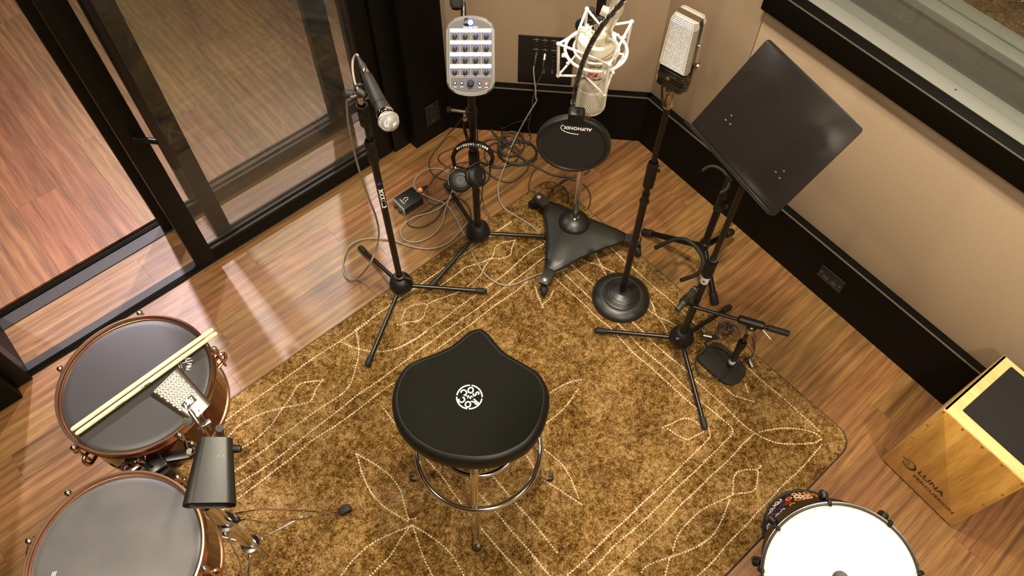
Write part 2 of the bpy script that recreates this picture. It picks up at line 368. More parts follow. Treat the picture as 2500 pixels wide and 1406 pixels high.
def single(name, bm, m, label, cat, group=None, ang=38):
    me = finish(bm, ang); c = V3((0, 0, 0))
    xs = [v.co for v in me.vertices]
    c = V3((sum(v.x for v in xs) / len(xs), sum(v.y for v in xs) / len(xs), min(v.z for v in xs)))
    me.transform(ofs(-c)); me.name = name
    for q in (m if isinstance(m, (list, tuple)) else [m]): me.materials.append(q)
    o = bpy.data.objects.new(name, me); COL.objects.link(o); o.location = c; ROOT[o.name] = c
    o['label'] = label; o['category'] = cat
    if group: o['group'] = group
    return o
def struct(name, bm, m, ang=38):
    o = part(name, bm, m, None, ang=ang); o['kind'] = 'structure'; return o
def sthing(name, loc):
    o = bpy.data.objects.new(name, None); COL.objects.link(o); o.location = V3(loc); o['kind'] = 'structure'; o.empty_display_size = 0.05
    ROOT[o.name] = V3(loc); return o
def textmesh(s, size, depth=0.0003, ali='CENTER', shear=0, space=1.0, off=0.0, res=3):
    c = bpy.data.curves.new('t', 'FONT'); c.body = s; c.size = size; c.extrude = depth; c.align_x = ali; c.align_y = 'CENTER'
    c.shear = shear; c.space_character = space; c.offset = off; c.resolution_u = res
    o = bpy.data.objects.new('t', c); COL.objects.link(o); bpy.context.view_layer.update()
    me = bpy.data.meshes.new_from_object(o); bpy.data.objects.remove(o); bpy.data.curves.remove(c); return me
def text(s, size, M, m, parent, name='lettering', label=None, sx=1.0, **k):
    me = textmesh(s, size, **k); me.materials.clear(); me.transform(M @ M4.Diagonal((sx, 1, 1, 1)))
    bm = nb(); bm.from_mesh(me); bpy.data.meshes.remove(me); return part(name, bm, m, parent, label)
def strokes(lines, w, M, m, parent, name='lettering', label=None, h=0.0005):
    bm = nb()
    for ln in lines:
        pts = cr([(x, y, 0) for x, y in ln], 4) if len(ln) > 2 else [V3((x, y, 0)) for x, y in ln]
        tube(bm, [M @ (p + V3((0, 0, h * 0.3))) for p in pts], w, 5)
    return part(name, bm, m, parent, label)

def textwrap(s, size, x, y, z0, nrm, r, m, parent, name='lettering', **k):
    """lettering wrapped round a vertical tube, running downwards"""
    me = textmesh(s, size, **k); me.materials.clear(); a0 = math.atan2(nrm.y, nrm.x)
    for v in me.vertices:
        a = a0 + v.co.y / r; rr = r + 0.0004 + v.co.z; v.co = (x + rr * cos(a), y + rr * sin(a), z0 - v.co.x)
    bm = nb(); bm.from_mesh(me); bpy.data.meshes.remove(me); return part(name, bm, m, parent)
# ------------------------------------------------------------------ floors
RW0, RWD = V3((2.64, -0.70, 0)), V3((-0.052, -0.9986, 0)).normalized()       # right wall: start, direction
DG0, DG1 = V3((2.026, -0.055, 0)), V3((2.64, -0.70, 0))                       # diagonal back wall
DGD = (DG1 - DG0).normalized(); DGN = V3((-DGD.y * -1, -DGD.x, 0))
DGN = V3((-0.725, -0.689, 0)).normalized(); RWN = V3((-0.9986, 0.052, 0)).normalized()
def clip(poly, p0, n):
    out = []
    for a, b in zip(poly, poly[1:] + poly[:1]):
        da = (a[0] - p0.x) * n.x + (a[1] - p0.y) * n.y; db = (b[0] - p0.x) * n.x + (b[1] - p0.y) * n.y
        if da >= 0: out.append(a)
        if (da >= 0) != (db >= 0):
            t = da / (da - db); out.append((a[0] + (b[0] - a[0]) * t, a[1] + (b[1] - a[1]) * t))
    return out
b = nb(); box2(b, (-2.6, -4.2, -0.10), (2.75, 0.372, -0.0125)); FL = struct('floor', b, BLACKWOOD)
def plank(root, poly, m, along_y=False):
    if len(poly) < 3: return
    cx = sum(p[0] for p in poly) / len(poly); cy = sum(p[1] for p in poly) / len(poly)
    M = ofs((cx, cy, -0.0004 * random.random()))
    if along_y: M = M @ M4.Rotation(pi / 2, 4, 'Z')
    I = M.inverted(); q = [I @ V3((x, y, 0)) for x, y in poly]
    bm = nb(); lo = [bm.verts.new((v.x, v.y, -0.012)) for v in q]; hi = [bm.verts.new((v.x, v.y, 0)) for v in q]; n = len(q)
    bm.faces.new(hi); bm.faces.new(list(reversed(lo)))
    for k in range(n): bm.faces.new((lo[k], lo[(k + 1) % n], hi[(k + 1) % n], hi[k]))
    part('plank', bm, m, root, M=M)
PW, G = 0.1215, 0.00035
fixed = {0: 0.927, 1: 1.255, 2: 0.647, 4: 0.581, -2: 0.56}
rows = [(k, -0.0145 - PW * k) for k in range(-3, 31)]
for k, y1 in rows:
    y0 = y1 - PW
    if y1 > 0.37: y1 = 0.37
    x = -2.0 + random.random() * 0.8
    ends = [x]
    if k in fixed:
        e = fixed[k]; ends = [e]
        while ends[0] > -2.0: ends.insert(0, ends[0] - 0.8 - random.random() * 0.5)
        while ends[-1] < 2.9: ends.append(ends[-1] + 0.75 + random.random() * 0.55)
    else:
        while ends[-1] < 2.9: ends.append(ends[-1] + 0.8 + random.random() * 0.6)
    if k > 12: ends = [e for e in ends if True]
    for a, c in zip(ends, ends[1:]):
        poly = [(a + G, y0 + G), (c - G, y0 + G), (c - G, y1 - G), (a + G, y1 - G)]
        if y0 > -0.06: poly = [(min(p[0], 2.02), p[1]) for p in poly] if a < 2.0 else []
        poly = clip(poly, DG0, DGN) if poly else []
        poly = clip(poly, RW0, RWN) if poly else []
        plank(FL, poly, OAK)
b = nb(); box2(b, (-2.6, 0.372, -0.10), (4.2, 4.4, -0.0125)); FL2 = struct('floor', b, BLACKWOOD)
random.seed(5)
PW2 = 0.185; x = -1.75
while x < 3.6:
    y = 0.374 - random.random() * 0.9
    while y < 4.2:
        y2 = y + 1.0 + random.random() * 0.8
        a0 = max(y, 0.373); a1 = min(y2, 4.2)
        if a1 - a0 > 0.03: plank(FL2, [(x + G, a0 + G), (x + PW2 - G, a0 + G), (x + PW2 - G, a1 - G), (x + G, a1 - G)], OAK2 if x < 0.55 else OAK, True)
        y = y2
    x += PW2

# ------------------------------------------------------------------ double glass doors
HD = 2.42
def leaf(name, x0, x1, y0, y1, sl, sr, rail, z0, handle=False, zg=None):
    r = sthing(name, ((x0 + x1) / 2, (y0 + y1) / 2, z0))
    for a, c in ((x0, x0 + sl), (x1 - sr, x1)):
        b = nb(); box2(b, (a, y0, z0), (c, y1, HD), bev=0.0025); part('stile', b, BLACKFRAME, r)
    for za, zb in ((z0, z0 + rail), (HD - 0.1, HD)):
        b = nb(); box2(b, (x0 + sl, y0 + 0.001, za), (x1 - sr, y1 - 0.001, zb), bev=0.002); part('rail', b, BLACKFRAME, r)
    ym = (y0 + y1) / 2
    b = nb(); box2(b, (x0 + sl, y0 + 0.004, z0 + rail), (x1 - sr, y0 + 0.013, z0 + rail + 0.011), bev=0.003)
    box2(b, (x0 + sl, y1 - 0.013, z0 + rail), (x1 - sr, y1 - 0.004, z0 + rail + 0.011), bev=0.003); part('glazing_bead', b, SILL, r)
    b = nb(); box2(b, (x0 + sl - 0.004, ym - 0.003, z0 + rail - 0.004), (x1 - sr + 0.004, ym + 0.003, HD - 0.09)); part('glass_pane', b, GLASS, r)
    return r
D1 = leaf('door_1', 0.733, 1.735, 0.003, 0.046, 0.079, 0.075, 0.062, 0.006)
b = nb()
hx, hy = 0.840, -0.072
tube(b, [(hx, hy, 0.644), (hx, hy, 0.652), (hx, hy, 1.90), (hx, hy, 1.908)], [0.012, 0.0155, 0.0155, 0.012], 14); H = part('pull_handle', b, PAINT, D1)
for hz in (0.775, 1.78):
    b = nb(); cyl(b, (0.772, 0.004, hz), (hx, hy, hz), 0.0105, seg=12); part('handle_standoff', b, PAINT, H)
leaf('door_2', 0.870, 1.790, 0.056, 0.098, 0.066, 0.05, 0.030, 0.006)
D3 = leaf('door_3', 0.716, 1.700, 0.272, 0.316, 0.105, 0.095, 0.050, 0.006)
leaf('door_4', 0.880, 1.830, 0.326, 0.366, 0.062, 0.04, 0.030, 0.006)
# sills
for i, (ya, yb) in enumerate(((0.0, 0.064), (0.266, 0.345))):
    s = sthing('trim_%d' % (i + 1), (0.9, ya, 0))
    b = nb(); box2(b, (0.0, ya, 0.0), (1.83, yb, 0.004)); part('sill_plate', b, SILL, s)
    ridges = (0.002, 0.012, 0.020) if i == 0 else (0.060, 0.068, 0.075)
    for q in ridges:
        b = nb(); box2(b, (0.0, ya + q, 0.003), (1.83, ya + q + 0.0045, 0.011), bev=0.0012); part('track_ridge', b, BLACKFRAME, s)
b = nb(); box2(b, (0.90, 0.345, 0.0), (1.83, 0.372, 0.004)); struct('trim_3', b, SILL)
# jambs, reveals, pilasters and the wall over the doors
b = nb(); box2(b, (-0.06, -0.0145, 0.0), (0.0, 0.066, 3.15), bev=0.003); struct('trim_4', b, BLACKFRAME)
b = nb(); box2(b, (-0.06, 0.066, 0.0), (0.0, 0.265, 3.15)); struct('wall_left_reveal', b, BLACKWOOD)
b = nb(); box2(b, (-0.06, 0.265, 0.0), (0.0, 0.372, 3.15), bev=0.003); struct('trim_5', b, BLACKFRAME)
b = nb(); box2(b, (-2.6, -0.065, 0.0), (-0.06, 0.372, 3.15), bev=0.004); struct('wall_left', b, BLACKWOOD)
b = nb(); box2(b, (1.738, -0.0105, 0.0), (1.826, 0.004, 3.15), bev=0.002); box2(b, (1.792, 0.004, 0), (1.835, 0.12, 3.15)); struct('trim_6', b, BLACKFRAME)
b = nb(); box2(b, (1.832, 0.10, 0.0), (1.90, 0.372, 3.15)); struct('wall_right_reveal', b, BLACKWOOD)
b = nb(); box2(b, (1.826, -0.058, 0.0), (2.028, 0.36, 3.15), bev=0.003); box2(b, (2.02, -0.03, 0), (4.2, 0.372, 3.15)) ; struct('wall_pilaster', b, BLACKWOOD)
b = nb(); box2(b, (0.0, 0.0, HD + 0.002), (1.83, 0.372, 3.15)); struct('wall_over_doors', b, BLACKWOOD)
# outer room shell
b = nb(); box2(b, (-2.7, 4.4, 0), (4.3, 4.5, 3.15)); struct('wall_far', b, OFFWALL)
b = nb(); box2(b, (-2.7, 0.372, 0), (-2.6, 4.4, 3.15)); struct('wall_far_left', b, OFFWALL)
b = nb(); box2(b, (4.2, 0.372, 0), (4.3, 4.4, 3.15)); struct('wall_far_right', b, OFFWALL)

# ------------------------------------------------------------------ back and right walls
def wall_run(side, o, d, n, length, panels, hb=0.274):
    M = frame(o, d, z=n)                     # x along the wall, y up, z into the room
    if M.to_3x3().col[1].z < 0: M = frame(o + d * length, -d, z=n)
    flip = (M.translation - V3(o)).length > 0.01
    def X(a): return length - a if flip else a
    b = nb(); box2(b, (0, 0, -0.036), (length, hb, 0), M, bev=0.0); bb = struct('baseboard_' + side, b, BLACKWOOD)
    b = nb(); box2(b, (0, hb - 0.004, -0.005), (length, hb + 0.001, 0.001), M, bev=0.0008); part('top_edge_highlight', b, EDGE, bb)  # thin pale strip painting the highlight on the top bevel
    b = nb(); box2(b, (-0.04, 0, -0.16), (length + 0.04, 3.15 if side == 'back' else 0.985, -0.052), M); w = struct('wall_' + side, b, BLACKWOOD)
    for a0, a1, z0, z1 in panels:
        bm = nb(); u0, u1 = sorted((X(a0), X(a1)))
        box(bm, (0, 0, 0), (u1 - u0 - 0.0022, z1 - z0, 0.018), None, bev=0.003)
        part('fabric_panel', bm, FABRIC, w, M=M @ ofs(((u0 + u1) / 2, (z0 + z1) / 2, -0.043)))
    return M, X, w
LD = (DG1 - DG0).length
MB, XB, WB = wall_run('back', DG0, DGD, DGN, LD, [(-0.03, LD + 0.017, 0.275, 3.1)])
LR = 3.4
MR, XR, WR = wall_run('right', RW0, RWD, RWN, LR, [(-0.017, 0.395, 0.275, 3.1), (0.395, LR, 0.275, 0.985)])
# upper right wall pieces around the observation window
b = nb(); M = MR; box2(b, (XR(-0.04), 0.985, -0.16), (XR(0.42), 3.15, -0.052), M); box2(b, (XR(0.40), 2.2, -0.3), (XR(LR), 3.15, -0.04), M); struct('wall_right_upper', b, BLACKWOOD)
wn = sthing('window_1', MR @ V3((XR(1.9), 1.0, 0)))
b = nb(); box2(b, (XR(0.392), 0.998, -0.05), (XR(LR), 1.089, 0.0), M, bev=0.003); part('window_apron', b, BLACKWOOD, wn)
b = nb(); box2(b, (XR(0.392), 1.086, -0.004), (XR(LR), 1.090, 0.001), M, bev=0.0008); part('edge_highlight', b, EDGE, wn)  # pale strip painting the highlight along the apron's upper edge
b = nb(); box2(b, (XR(0.392), 1.089, -0.05), (XR(0.482), 2.25, 0.0), M, bev=0.003); part('window_side_trim', b, BLACKWOOD, wn)
b = nb(); box2(b, (XR(0.482), 1.07, -0.052), (XR(LR), 1.088, -0.003), M); part('window_sill', b, GLOSSBLK, wn)
for za, zb, zz in ((-0.104, -0.050, 1.090), (-0.160, -0.107, 1.086), (-0.386, -0.333, 1.086), (-0.445, -0.389, 1.090)):
    b = nb(); box2(b, (XR(0.482), 1.0, za), (XR(LR), zz, zb), M, bev=0.002); fr = part('glazing_rail', b, ALU, wn)
    if za > -0.11:
        for q in (1.06, 1.75, 2.45):
            b = nb(); cyl(b, M @ V3((XR(q), zz - 0.003, -0.082)), M @ V3((XR(q), zz + 0.0006, -0.082)), 0.0035, seg=10); part('screw', b, BLKPRINT, fr)
b = nb(); box2(b, (XR(0.482), 0.99, -0.334), (XR(LR), 1.060, -0.159), M); part('cavity_lining', b, GREYFELT, wn)
for zc in (-0.1055, -0.3875):
    b = nb(); box2(b, (XR(0.482), 1.075, zc - 0.003), (XR(LR), 2.2, zc + 0.003), M); part('glass_pane', b, GLASS, wn)
b = nb(); box2(b, (XR(0.43), 0.0, -0.45), (XR(LR), 0.985, -0.165), M); box2(b, (XR(0.40), 0.985, -0.45), (XR(0.482), 3.15, -0.05), M); struct('wall_window_core', b, BLACKWOOD)
# control room beyond the window
b = nb(); box2(b, (3.0, -4.3, -0.05), (6.6, -0.04, 0.0)); struct('floor', b, OAK)
b = nb(); box2(b, (6.5, -4.3, 0), (6.6, -0.04, 3.15)); struct('wall_control_room', b, OFFWALL)
# unseen sides of the studio and the ceilings
b = nb(); box2(b, (-2.7, -4.2, 0), (-2.6, -0.06, 3.15)); struct('wall_side', b, OFFWALL)
b = nb(); box2(b, (-2.7, -4.3, 0), (6.6, -4.2, 3.15)); struct('wall_front', b, OFFWALL)
b = nb(); box2(b, (-2.7, -4.3, 3.15), (6.6, 4.5, 3.2)); struct('ceiling', b, CEIL)

# ------------------------------------------------------------------ rug
def roundpoly(x0, y0, x1, y1, r, n=6):
    return [((x0 + x1) / 2 + px, (y0 + y1) / 2 + py) for px, py in rrect(x1 - x0, y1 - y0, r, n)]
def rug(name, x0, y0, x1, y1, label):
    t = thing(name, label, 'rug', ((x0 + x1) / 2, (y0 + y1) / 2, 0))
    b = nb(); prism(b, roundpoly(x0 + 0.006, y0 + 0.006, x1 - 0.006, y1 - 0.006, 0.065), 0.0005, 0.011, bev=0.0025); part('pile', b, RUG, t)
    b = nb(); pts = [V3((x, y, 0.0055)) for x, y in roundpoly(x0 + 0.005, y0 + 0.005, x1 - 0.005, y1 - 0.005, 0.066)]
    dense = []
    for a, c in zip(pts, pts[1:] + pts[:1]):
        k = max(1, int((c - a).length / 0.03)); dense += [a.lerp(c, j / k) for j in range(k)]
    dense = [p + V3((random.uniform(-1, 1), random.uniform(-1, 1), 0)) * 0.0007 for p in dense]
    tube(b, dense, 0.0055, 6, closed=True); part('bound_edge', b, BIND, t)
    return t
RG = rug('area_rug', -0.30, -2.252, 2.179, -0.590, 'gold brown mottled rug with cream dotted line pattern under the stool')
C = {1: (540, 780, 2.2457), 2: (820, 540, 4.394), 3: (1280, 560, 4.394), 4: (1300, 860, 2.575), 5: (1560, 860, 2.575), 6: (900, 780, 2.267)}
CURV = [
 (1, [(-130, 660), (0, 570), (130, 475), (260, 385), (400, 285), (500, 215), (640, 125), (740, 60), (820, 5)]), (2, [(205, 1165), (575, 905), (900, 680), (1160, 500), (1300, 400), (1450, 300), (1640, 165), (1880, 5)]),
 (1, [(-100, 960), (75, 830), (160, 770), (260, 695), (370, 610), (450, 550), (550, 480), (690, 380), (740, 250), (755, 160), (740, 60)]), (1, [(650, 120), (750, 160), (870, 175), (980, 150), (1120, 70)]),
 (2, [(700, 1345), (860, 1260), (1000, 1150), (1180, 1030), (1300, 930), (1500, 790), (1640, 690), (1780, 590), (1900, 490), (2060, 340), (2230, 240)]),
 (1, [(-100, 1040), (85, 905), (200, 835), (320, 750), (430, 660), (520, 590), (640, 500), (750, 410), (870, 330), (990, 240), (1120, 140)]),
 (1, [(-100, 1120), (85, 985), (180, 915), (290, 830), (400, 745), (500, 660), (620, 585), (740, 500), (860, 405), (950, 345)]),
 (2, [(880, 1390), (1040, 1280), (1180, 1170), (1380, 1030), (1580, 890), (1780, 730), (1900, 640), (2060, 520), (2230, 390), (2285, 405)]),
 (2, [(1060, 1390), (1220, 1270), (1380, 1150), (1480, 1080), (1680, 920), (1900, 770), (2050, 650)]),
 (1, [(40, 640), (100, 580), (210, 520), (330, 485), (470, 455), (500, 430), (520, 380), (560, 325)]), (1, [(100, 710), (190, 655), (270, 580), (290, 555), (340, 480), (385, 420), (420, 360), (480, 340), (550, 335)]),
 (2, [(660, 1110), (780, 1080), (870, 1070), (940, 1020), (960, 950), (980, 890), (870, 890), (800, 910), (740, 960), (700, 1070)]), (2, [(980, 890), (1060, 850), (1200, 800), (1340, 750)]),
 (2, [(1080, 715), (1180, 650), (1300, 560), (1400, 490), (1560, 440), (1660, 400), (1790, 395), (1870, 355), (1890, 280), (1920, 200)]), (2, [(1420, 690), (1500, 630), (1560, 560), (1600, 480), (1680, 380), (1710, 280), (1780, 230), (1900, 205), (1950, 190)]),
 (1, [(740, 735), (830, 785), (920, 850), (980, 930), (1000, 1000), (1025, 1090)]), (1, [(745, 740), (775, 850), (830, 960), (900, 1030), (980, 1080), (1035, 1110)]),
 (1, [(1040, 1130), (930, 1175), (830, 1225), (740, 1300), (660, 1400), (610, 1480)]), (1, [(1035, 1135), (985, 1200), (930, 1290), (860, 1360), (780, 1440)]),
 (6, [(245, 1140), (330, 1190), (420, 1260), (480, 1330), (540, 1440)]), (6, [(245, 1145), (280, 1250), (310, 1330), (370, 1450)]), (6, [(225, 1105), (275, 1095)]),
 (6, [(930, 470), (1005, 405), (1090, 355), (1180, 330)]), (6, [(930, 600), (1000, 560), (1090, 480), (1165, 375)]), (6, [(900, 660), (975, 720), (1060, 790), (1110, 860), (1140, 930), (1165, 1000)]), (6, [(880, 760), (950, 870), (1040, 930), (1120, 985), (1185, 1025)]), (6, [(85, 495), (150, 580)]),
 (6, [(320, 775), (400, 860), (470, 960), (540, 1050), (620, 1150), (720, 1270), (840, 1400)]), (6, [(530, 860), (610, 960), (700, 1060), (800, 1180), (900, 1290), (990, 1400)]), (6, [(640, 820), (690, 870), (800, 1000), (900, 1110), (980, 1210), (1045, 1290)]),
 (4, [(0, 1280), (60, 1350), (110, 1405)]),
 (4, [(630, 0), (740, 90), (860, 200), (960, 290), (1040, 360), (1085, 420), (1115, 510), (1100, 550), (1000, 650), (910, 740), (800, 850), (700, 940), (600, 1040), (500, 1130), (400, 1230), (300, 1330), (220, 1400)]),
 (4, [(715, 0), (850, 110), (950, 210), (1060, 310), (1170, 400), (1260, 490), (1190, 580), (1100, 670), (1020, 750), (930, 830), (840, 920), (740, 1020), (640, 1110), (520, 1210), (430, 1310), (340, 1395)]),
 (4, [(825, 0), (940, 90), (1040, 190)]), (4, [(820, 470), (870, 450), (950, 415), (1010, 425), (1070, 470)]), (4, [(850, 480), (930, 530), (980, 545), (1040, 515), (1080, 495)]),
 (5, [(370, 190), (450, 260), (540, 340), (640, 440), (720, 500), (800, 545), (880, 570), (980, 575), (1090, 570), (1150, 545)]), (5, [(760, 500), (830, 485), (930, 475), (1030, 485), (1100, 505), (1145, 530)]),
 (5, [(680, 90), (790, 190), (900, 280), (1010, 380), (1090, 450), (1140, 500)]), (5, [(1150, 580), (1090, 650), (1010, 740), (900, 840), (830, 920), (740, 1010), (680, 1080), (560, 1200), (470, 1310), (370, 1405)]),
 (5, [(720, 515), (650, 580), (570, 670), (460, 770), (360, 870), (260, 960), (190, 1040), (110, 1120), (20, 1200), (-100, 1310), (-190, 1400)]),
 (5, [(590, 880), (600, 780), (640, 745), (740, 740), (745, 800), (720, 870), (590, 890)]), (5, [(765, 715), (740, 740)]),
 (5, [(590, 895), (520, 930), (440, 965), (370, 1010), (290, 1090), (240, 1160), (210, 1260)]), (5, [(570, 930), (530, 1030), (480, 1130), (400, 1200), (300, 1250), (200, 1285), (100, 1320), (40, 1350), (10, 1390)]), (5, [(190, 1300), (165, 1400)]),
 (5, [(540, 220), (600, 270), (660, 290), (720, 310)]), (5, [(670, 200), (690, 260)]),
 (3, [(870, 150), (990, 250), (1090, 350), (1190, 430), (1300, 530), (1420, 640), (1520, 720), (1610, 800), (1700, 880), (1840, 1010), (1940, 1100)]),
 (3, [(600, 310), (660, 345), (800, 380), (900, 430), (1020, 480)]), (3, [(1330, 860), (1430, 930), (1560, 990), (1690, 1060)]), (3, [(750, 220), (800, 330), (840, 420), (880, 490)]), (3, [(1340, 740), (1380, 810), (1410, 900), (1480, 1000), (1540, 1110)]),
 (3, [(500, 370), (620, 480), (740, 590), (960, 810), (1180, 1010), (1280, 1100), (1360, 1190), (1450, 1270), (1600, 1400)]), (3, [(420, 460), (520, 560), (620, 650), (710, 740), (880, 890), (1040, 1040), (1180, 1190), (1290, 1300), (1420, 1400)]),
 (3, [(330, 520), (450, 630), (540, 710), (660, 820), (740, 900), (830, 980), (930, 1060), (1040, 1180), (1130, 1280), (1260, 1400)]), (3, [(120, 620), (150, 720), (210, 850)]), (3, [(310, 660), (270, 740), (200, 800)]),
]
bm = nb(); ico = [(0, 0, 1), (1, 0, 0), (0.3, 0.95, 0), (-0.8, 0.6, 0), (-0.8, -0.6, 0), (0.3, -0.95, 0)]
for cid, pts in CURV:
    ox, oy, sc = C[cid]
    w = cr([P(ox + x / sc, oy + y / sc, 0.012) for x, y in pts], 8)
    acc = 0.0
    for a, c in zip(w, w[1:]):
        L_ = (c - a).length; dirn = (c - a).normalized() if L_ > 0 else V3((1, 0, 0)); s = acc
        while s < L_:
            p = a + dirn * s
            if -0.29 < p.x < 2.17 and -2.24 < p.y < -0.60:
                ra = 0.0058 * random.uniform(0.75, 1.25); rb = 0.0038 * random.uniform(0.75, 1.3); an = math.atan2(dirn.y, dirn.x) + random.uniform(-.35, .35)
                vs = [bm.verts.new((p.x + random.uniform(-1, 1) * 0.0008 + (x * ra * cos(an) - y * rb * sin(an)), p.y + random.uniform(-1, 1) * 0.0008 + (x * ra * sin(an) + y * rb * cos(an)), 0.0105 + z * 0.004)) for x, y, z in ico]
                for k in range(1, 6): bm.faces.new((vs[0], vs[k], vs[k % 5 + 1]))
            s += 0.0108
        acc = s - L_
me = bpy.data.meshes.new('m'); bm.to_mesh(me); bm.free(); me.polygons.foreach_set('use_smooth', [True] * len(me.polygons))
st = part('dotted_line_tufts', None, BEAD, RG, mesh=me); st['kind'] = 'stuff'
R2 = rug('area_rug', 3.7, -3.0, 5.6, -0.5, 'patterned gold rug on the floor beyond the window at upper right')
bm = nb()
for k in range(5):
    for j in range(60):
        x = 3.9 + j * 0.027; y = -2.6 + k * 0.4 + 0.25 * sin(j * 0.17 + k); box(bm, (x, y, 0.0115), (0.016, 0.010, 0.005))
for j in range(70):
    box(bm, (4.0 + 0.3 * sin(j * .2), -2.8 + j * 0.03, 0.0115), (0.012, 0.016, 0.005))
s2 = part('dotted_line_tufts', bm, BEAD, R2); s2['kind'] = 'stuff'

# ------------------------------------------------------------------ outlets and connector plate
def outlet(M, label, w=0.072, h=0.115, horiz=True):
    t = thing('power_outlet', label, 'outlet', M.translation)
    b = nb(); box(b, (0, 0, 0.002), (h if horiz else w, w if horiz else h, 0.004), M, bev=0.0015); pl = part('cover_plate', b, BLKPRINT, t)
    for q in (-0.02, 0.02):
        b = nb(); prism(b, rrect(0.030, 0.034, 0.010), 0.003, 0.0065, M @ ofs((q if horiz else 0, 0 if horiz else q, 0)), bev=0.001); part('socket', b, GLOSSBLK, t)
    for q in (-0.045, 0.045):
        b = nb(); cyl(b, M @ V3((q if horiz else 0, 0 if horiz else q, 0.003)), M @ V3((q if horiz else 0, 0 if horiz else q, 0.0055)), 0.0035, seg=10); part('screw', b, STEEL, t)
pm = PL(2030, 680, RW0, RWN)
outlet(frame(pm + RWN * 0.0005, RWD * -1, z=RWN), 'black power outlet in the tall baseboard of the right wall', horiz=True)
pm = PL(1055, 277, V3((0, -0.058, 0)), V3((0, -1, 0)))
outlet(frame(pm + V3((0, -0.0005, 0)), (1, 0, 0), z=(0, -1, 0)), 'black power outlet low on the dark pilaster beside the glass doors', 0.078, 0.12, horiz=False)
FO = DG0 - DGN * 0.034
def onback(u, v): return PL(u, v, FO, DGN)
a, c, d_ = onback(1266, 84), onback(1371, 90), onback(1266, 198)
xdir = V3((DGD.x, DGD.y, 0)); wplate = 0.235; hplate = a.z - d_.z
MP = frame(a, xdir, z=DGN)
t = thing('connector_plate', 'black wall connector plate with rows of sockets behind the cream microphone', 'wall plate', a + xdir * wplate / 2 - Z * hplate / 2)
b = nb(); box2(b, (0, -hplate, 0), (wplate, 0, 0.005), MP, bev=0.0015); part('plate', b, BLKPRINT, t)
def plpt(u, v): return MP.inverted() @ onback(u, v)
for (u, v) in ((1310, 102), (1332, 104), (1353, 107), (1374, 110), (1310, 128), (1330, 130), (1352, 130), (1373, 132)):
    q = plpt(u, v); Mx = MP @ ofs((q.x, q.y, 0.005))
    b = nb(); lathe(b, [(0, 0.0025), (0.0085, 0.0025), (0.0088, 0.005), (0.0118, 0.005), (0.0125, 0.0)], Mx, 18); j = part('xlr_socket', b, GLOSSBLK, t)
    b = nb(); torus(b, Mx @ ofs((0, 0.000, 0.005)), 0.0102, 0.0009, 20, 5); part('socket_ring', b, STEEL, j)
for (u, v) in ((1328, 172), (1348, 173)):
    q = plpt(u, v); Mx = MP @ ofs((q.x, q.y, 0.005))
    b = nb(); lathe(b, [(0, 0.002), (0.0028, 0.002), (0.003, 0.008), (0.0052, 0.008), (0.0058, 0.0)], Mx, 14); part('jack_socket', b, CHROME, t)
for (u, v) in ((1350, 148), (1371, 152)):
    q = plpt(u, v); Mx = MP @ ofs((q.x, q.y, 0.005))
    b = nb(); box(b, (0, 0, 0.003), (0.014, 0.018, 0.006), Mx, bev=0.001); cyl(b, Mx @ V3((0, -0.012, 0.005)), Mx @ V3((0, -0.018, 0.010)), 0.002); part('toggle_socket', b, SATIN, t)
for (u, v, s) in ((1310, 94.5, 'MIC 1'), (1331, 96.5, 'MIC 2'), (1353, 98, 'MIC 3'), (1309, 118.5, 'MIC 5'), (1331, 120, 'MIC 6'), (1352, 121.5, 'MIC 7')):
    q = plpt(u, v); b = nb(); box(b, (q.x, q.y, 0.0052), (0.024, 0.0018, 0.0004), MP); box(b, (q.x, q.y + 0.005, 0.0052), (0.003, 0.003, 0.0004), MP); part('socket_marking', b, PALEGREY, t)
# ================================================================== tripod microphone stands
def clutch(b, x, y, z0, z1, r):
    lathe(b, [(r * 0.8, z0), (r, z0 + 0.006), (r, z0 + (z1 - z0) * .45), (r * .9, z0 + (z1 - z0) * .5), (r, z0 + (z1 - z0) * .55), (r, z1 - 0.01), (r * .75, z1)], ofs((x, y, 0)), 18)
def tripod(name, label, x, y, feet, hubz, hubr, zmid, ztop, rl=0.0125, ru=0.008, group=None, legr=0.0085, mid=True, gz=0.0, hubskirt=True):
    t = thing(name, label, 'stand', (x, y, 0), group)
    b = nb(); lathe(b, [(0, hubz - hubr * 0.95), (hubr * .62, hubz - hubr * .8), (hubr * .95, hubz - hubr * .3), (hubr, hubz), (hubr * .86, hubz + hubr * .55), (rl * 1.7, hubz + hubr * .92), (0, hubz + hubr * .95)], ofs((x, y, 0)), 28); hub = part('hub', b, PLAST, t)
    b = nb(); cyl(b, (x, y, hubz), (x, y, zmid), rl, seg=18); part('lower_tube', b, PAINT, t)
    b = nb(); cyl(b, (x, y, zmid - 0.02), (x, y, ztop), ru, seg=16); part('upper_tube', b, PAINT, t)
    if mid:
        b = nb(); clutch(b, x, y, zmid - 0.075, zmid + 0.03, rl * 1.42); part('height_clutch', b, PLAST, t)
    for i, (fx, fy, fz) in enumerate(feet):
        dirn = (V3((fx, fy, fz)) - V3((x, y, hubz))); L_ = dirn.length; dirn.normalize()
        st = V3((x, y, hubz - 0.01)) + dirn * (hubr * .75); en = V3((fx, fy, fz))
        b = nb(); cyl(b, st, en, legr, seg=14); lg = part('leg', b, PAINT, t)
        b = nb(); d2 = (en - st).normalized(); tube(b, [en - d2 * 0.045, en - d2 * 0.043, en - d2 * .012, en - d2 * .002, en + d2 * 0.004], [legr * 1.1, legr * 1.35, legr * 1.5, legr * 1.25, legr * .5], 14); part('rubber_foot', b, RUBBER, lg)
    return t, hub

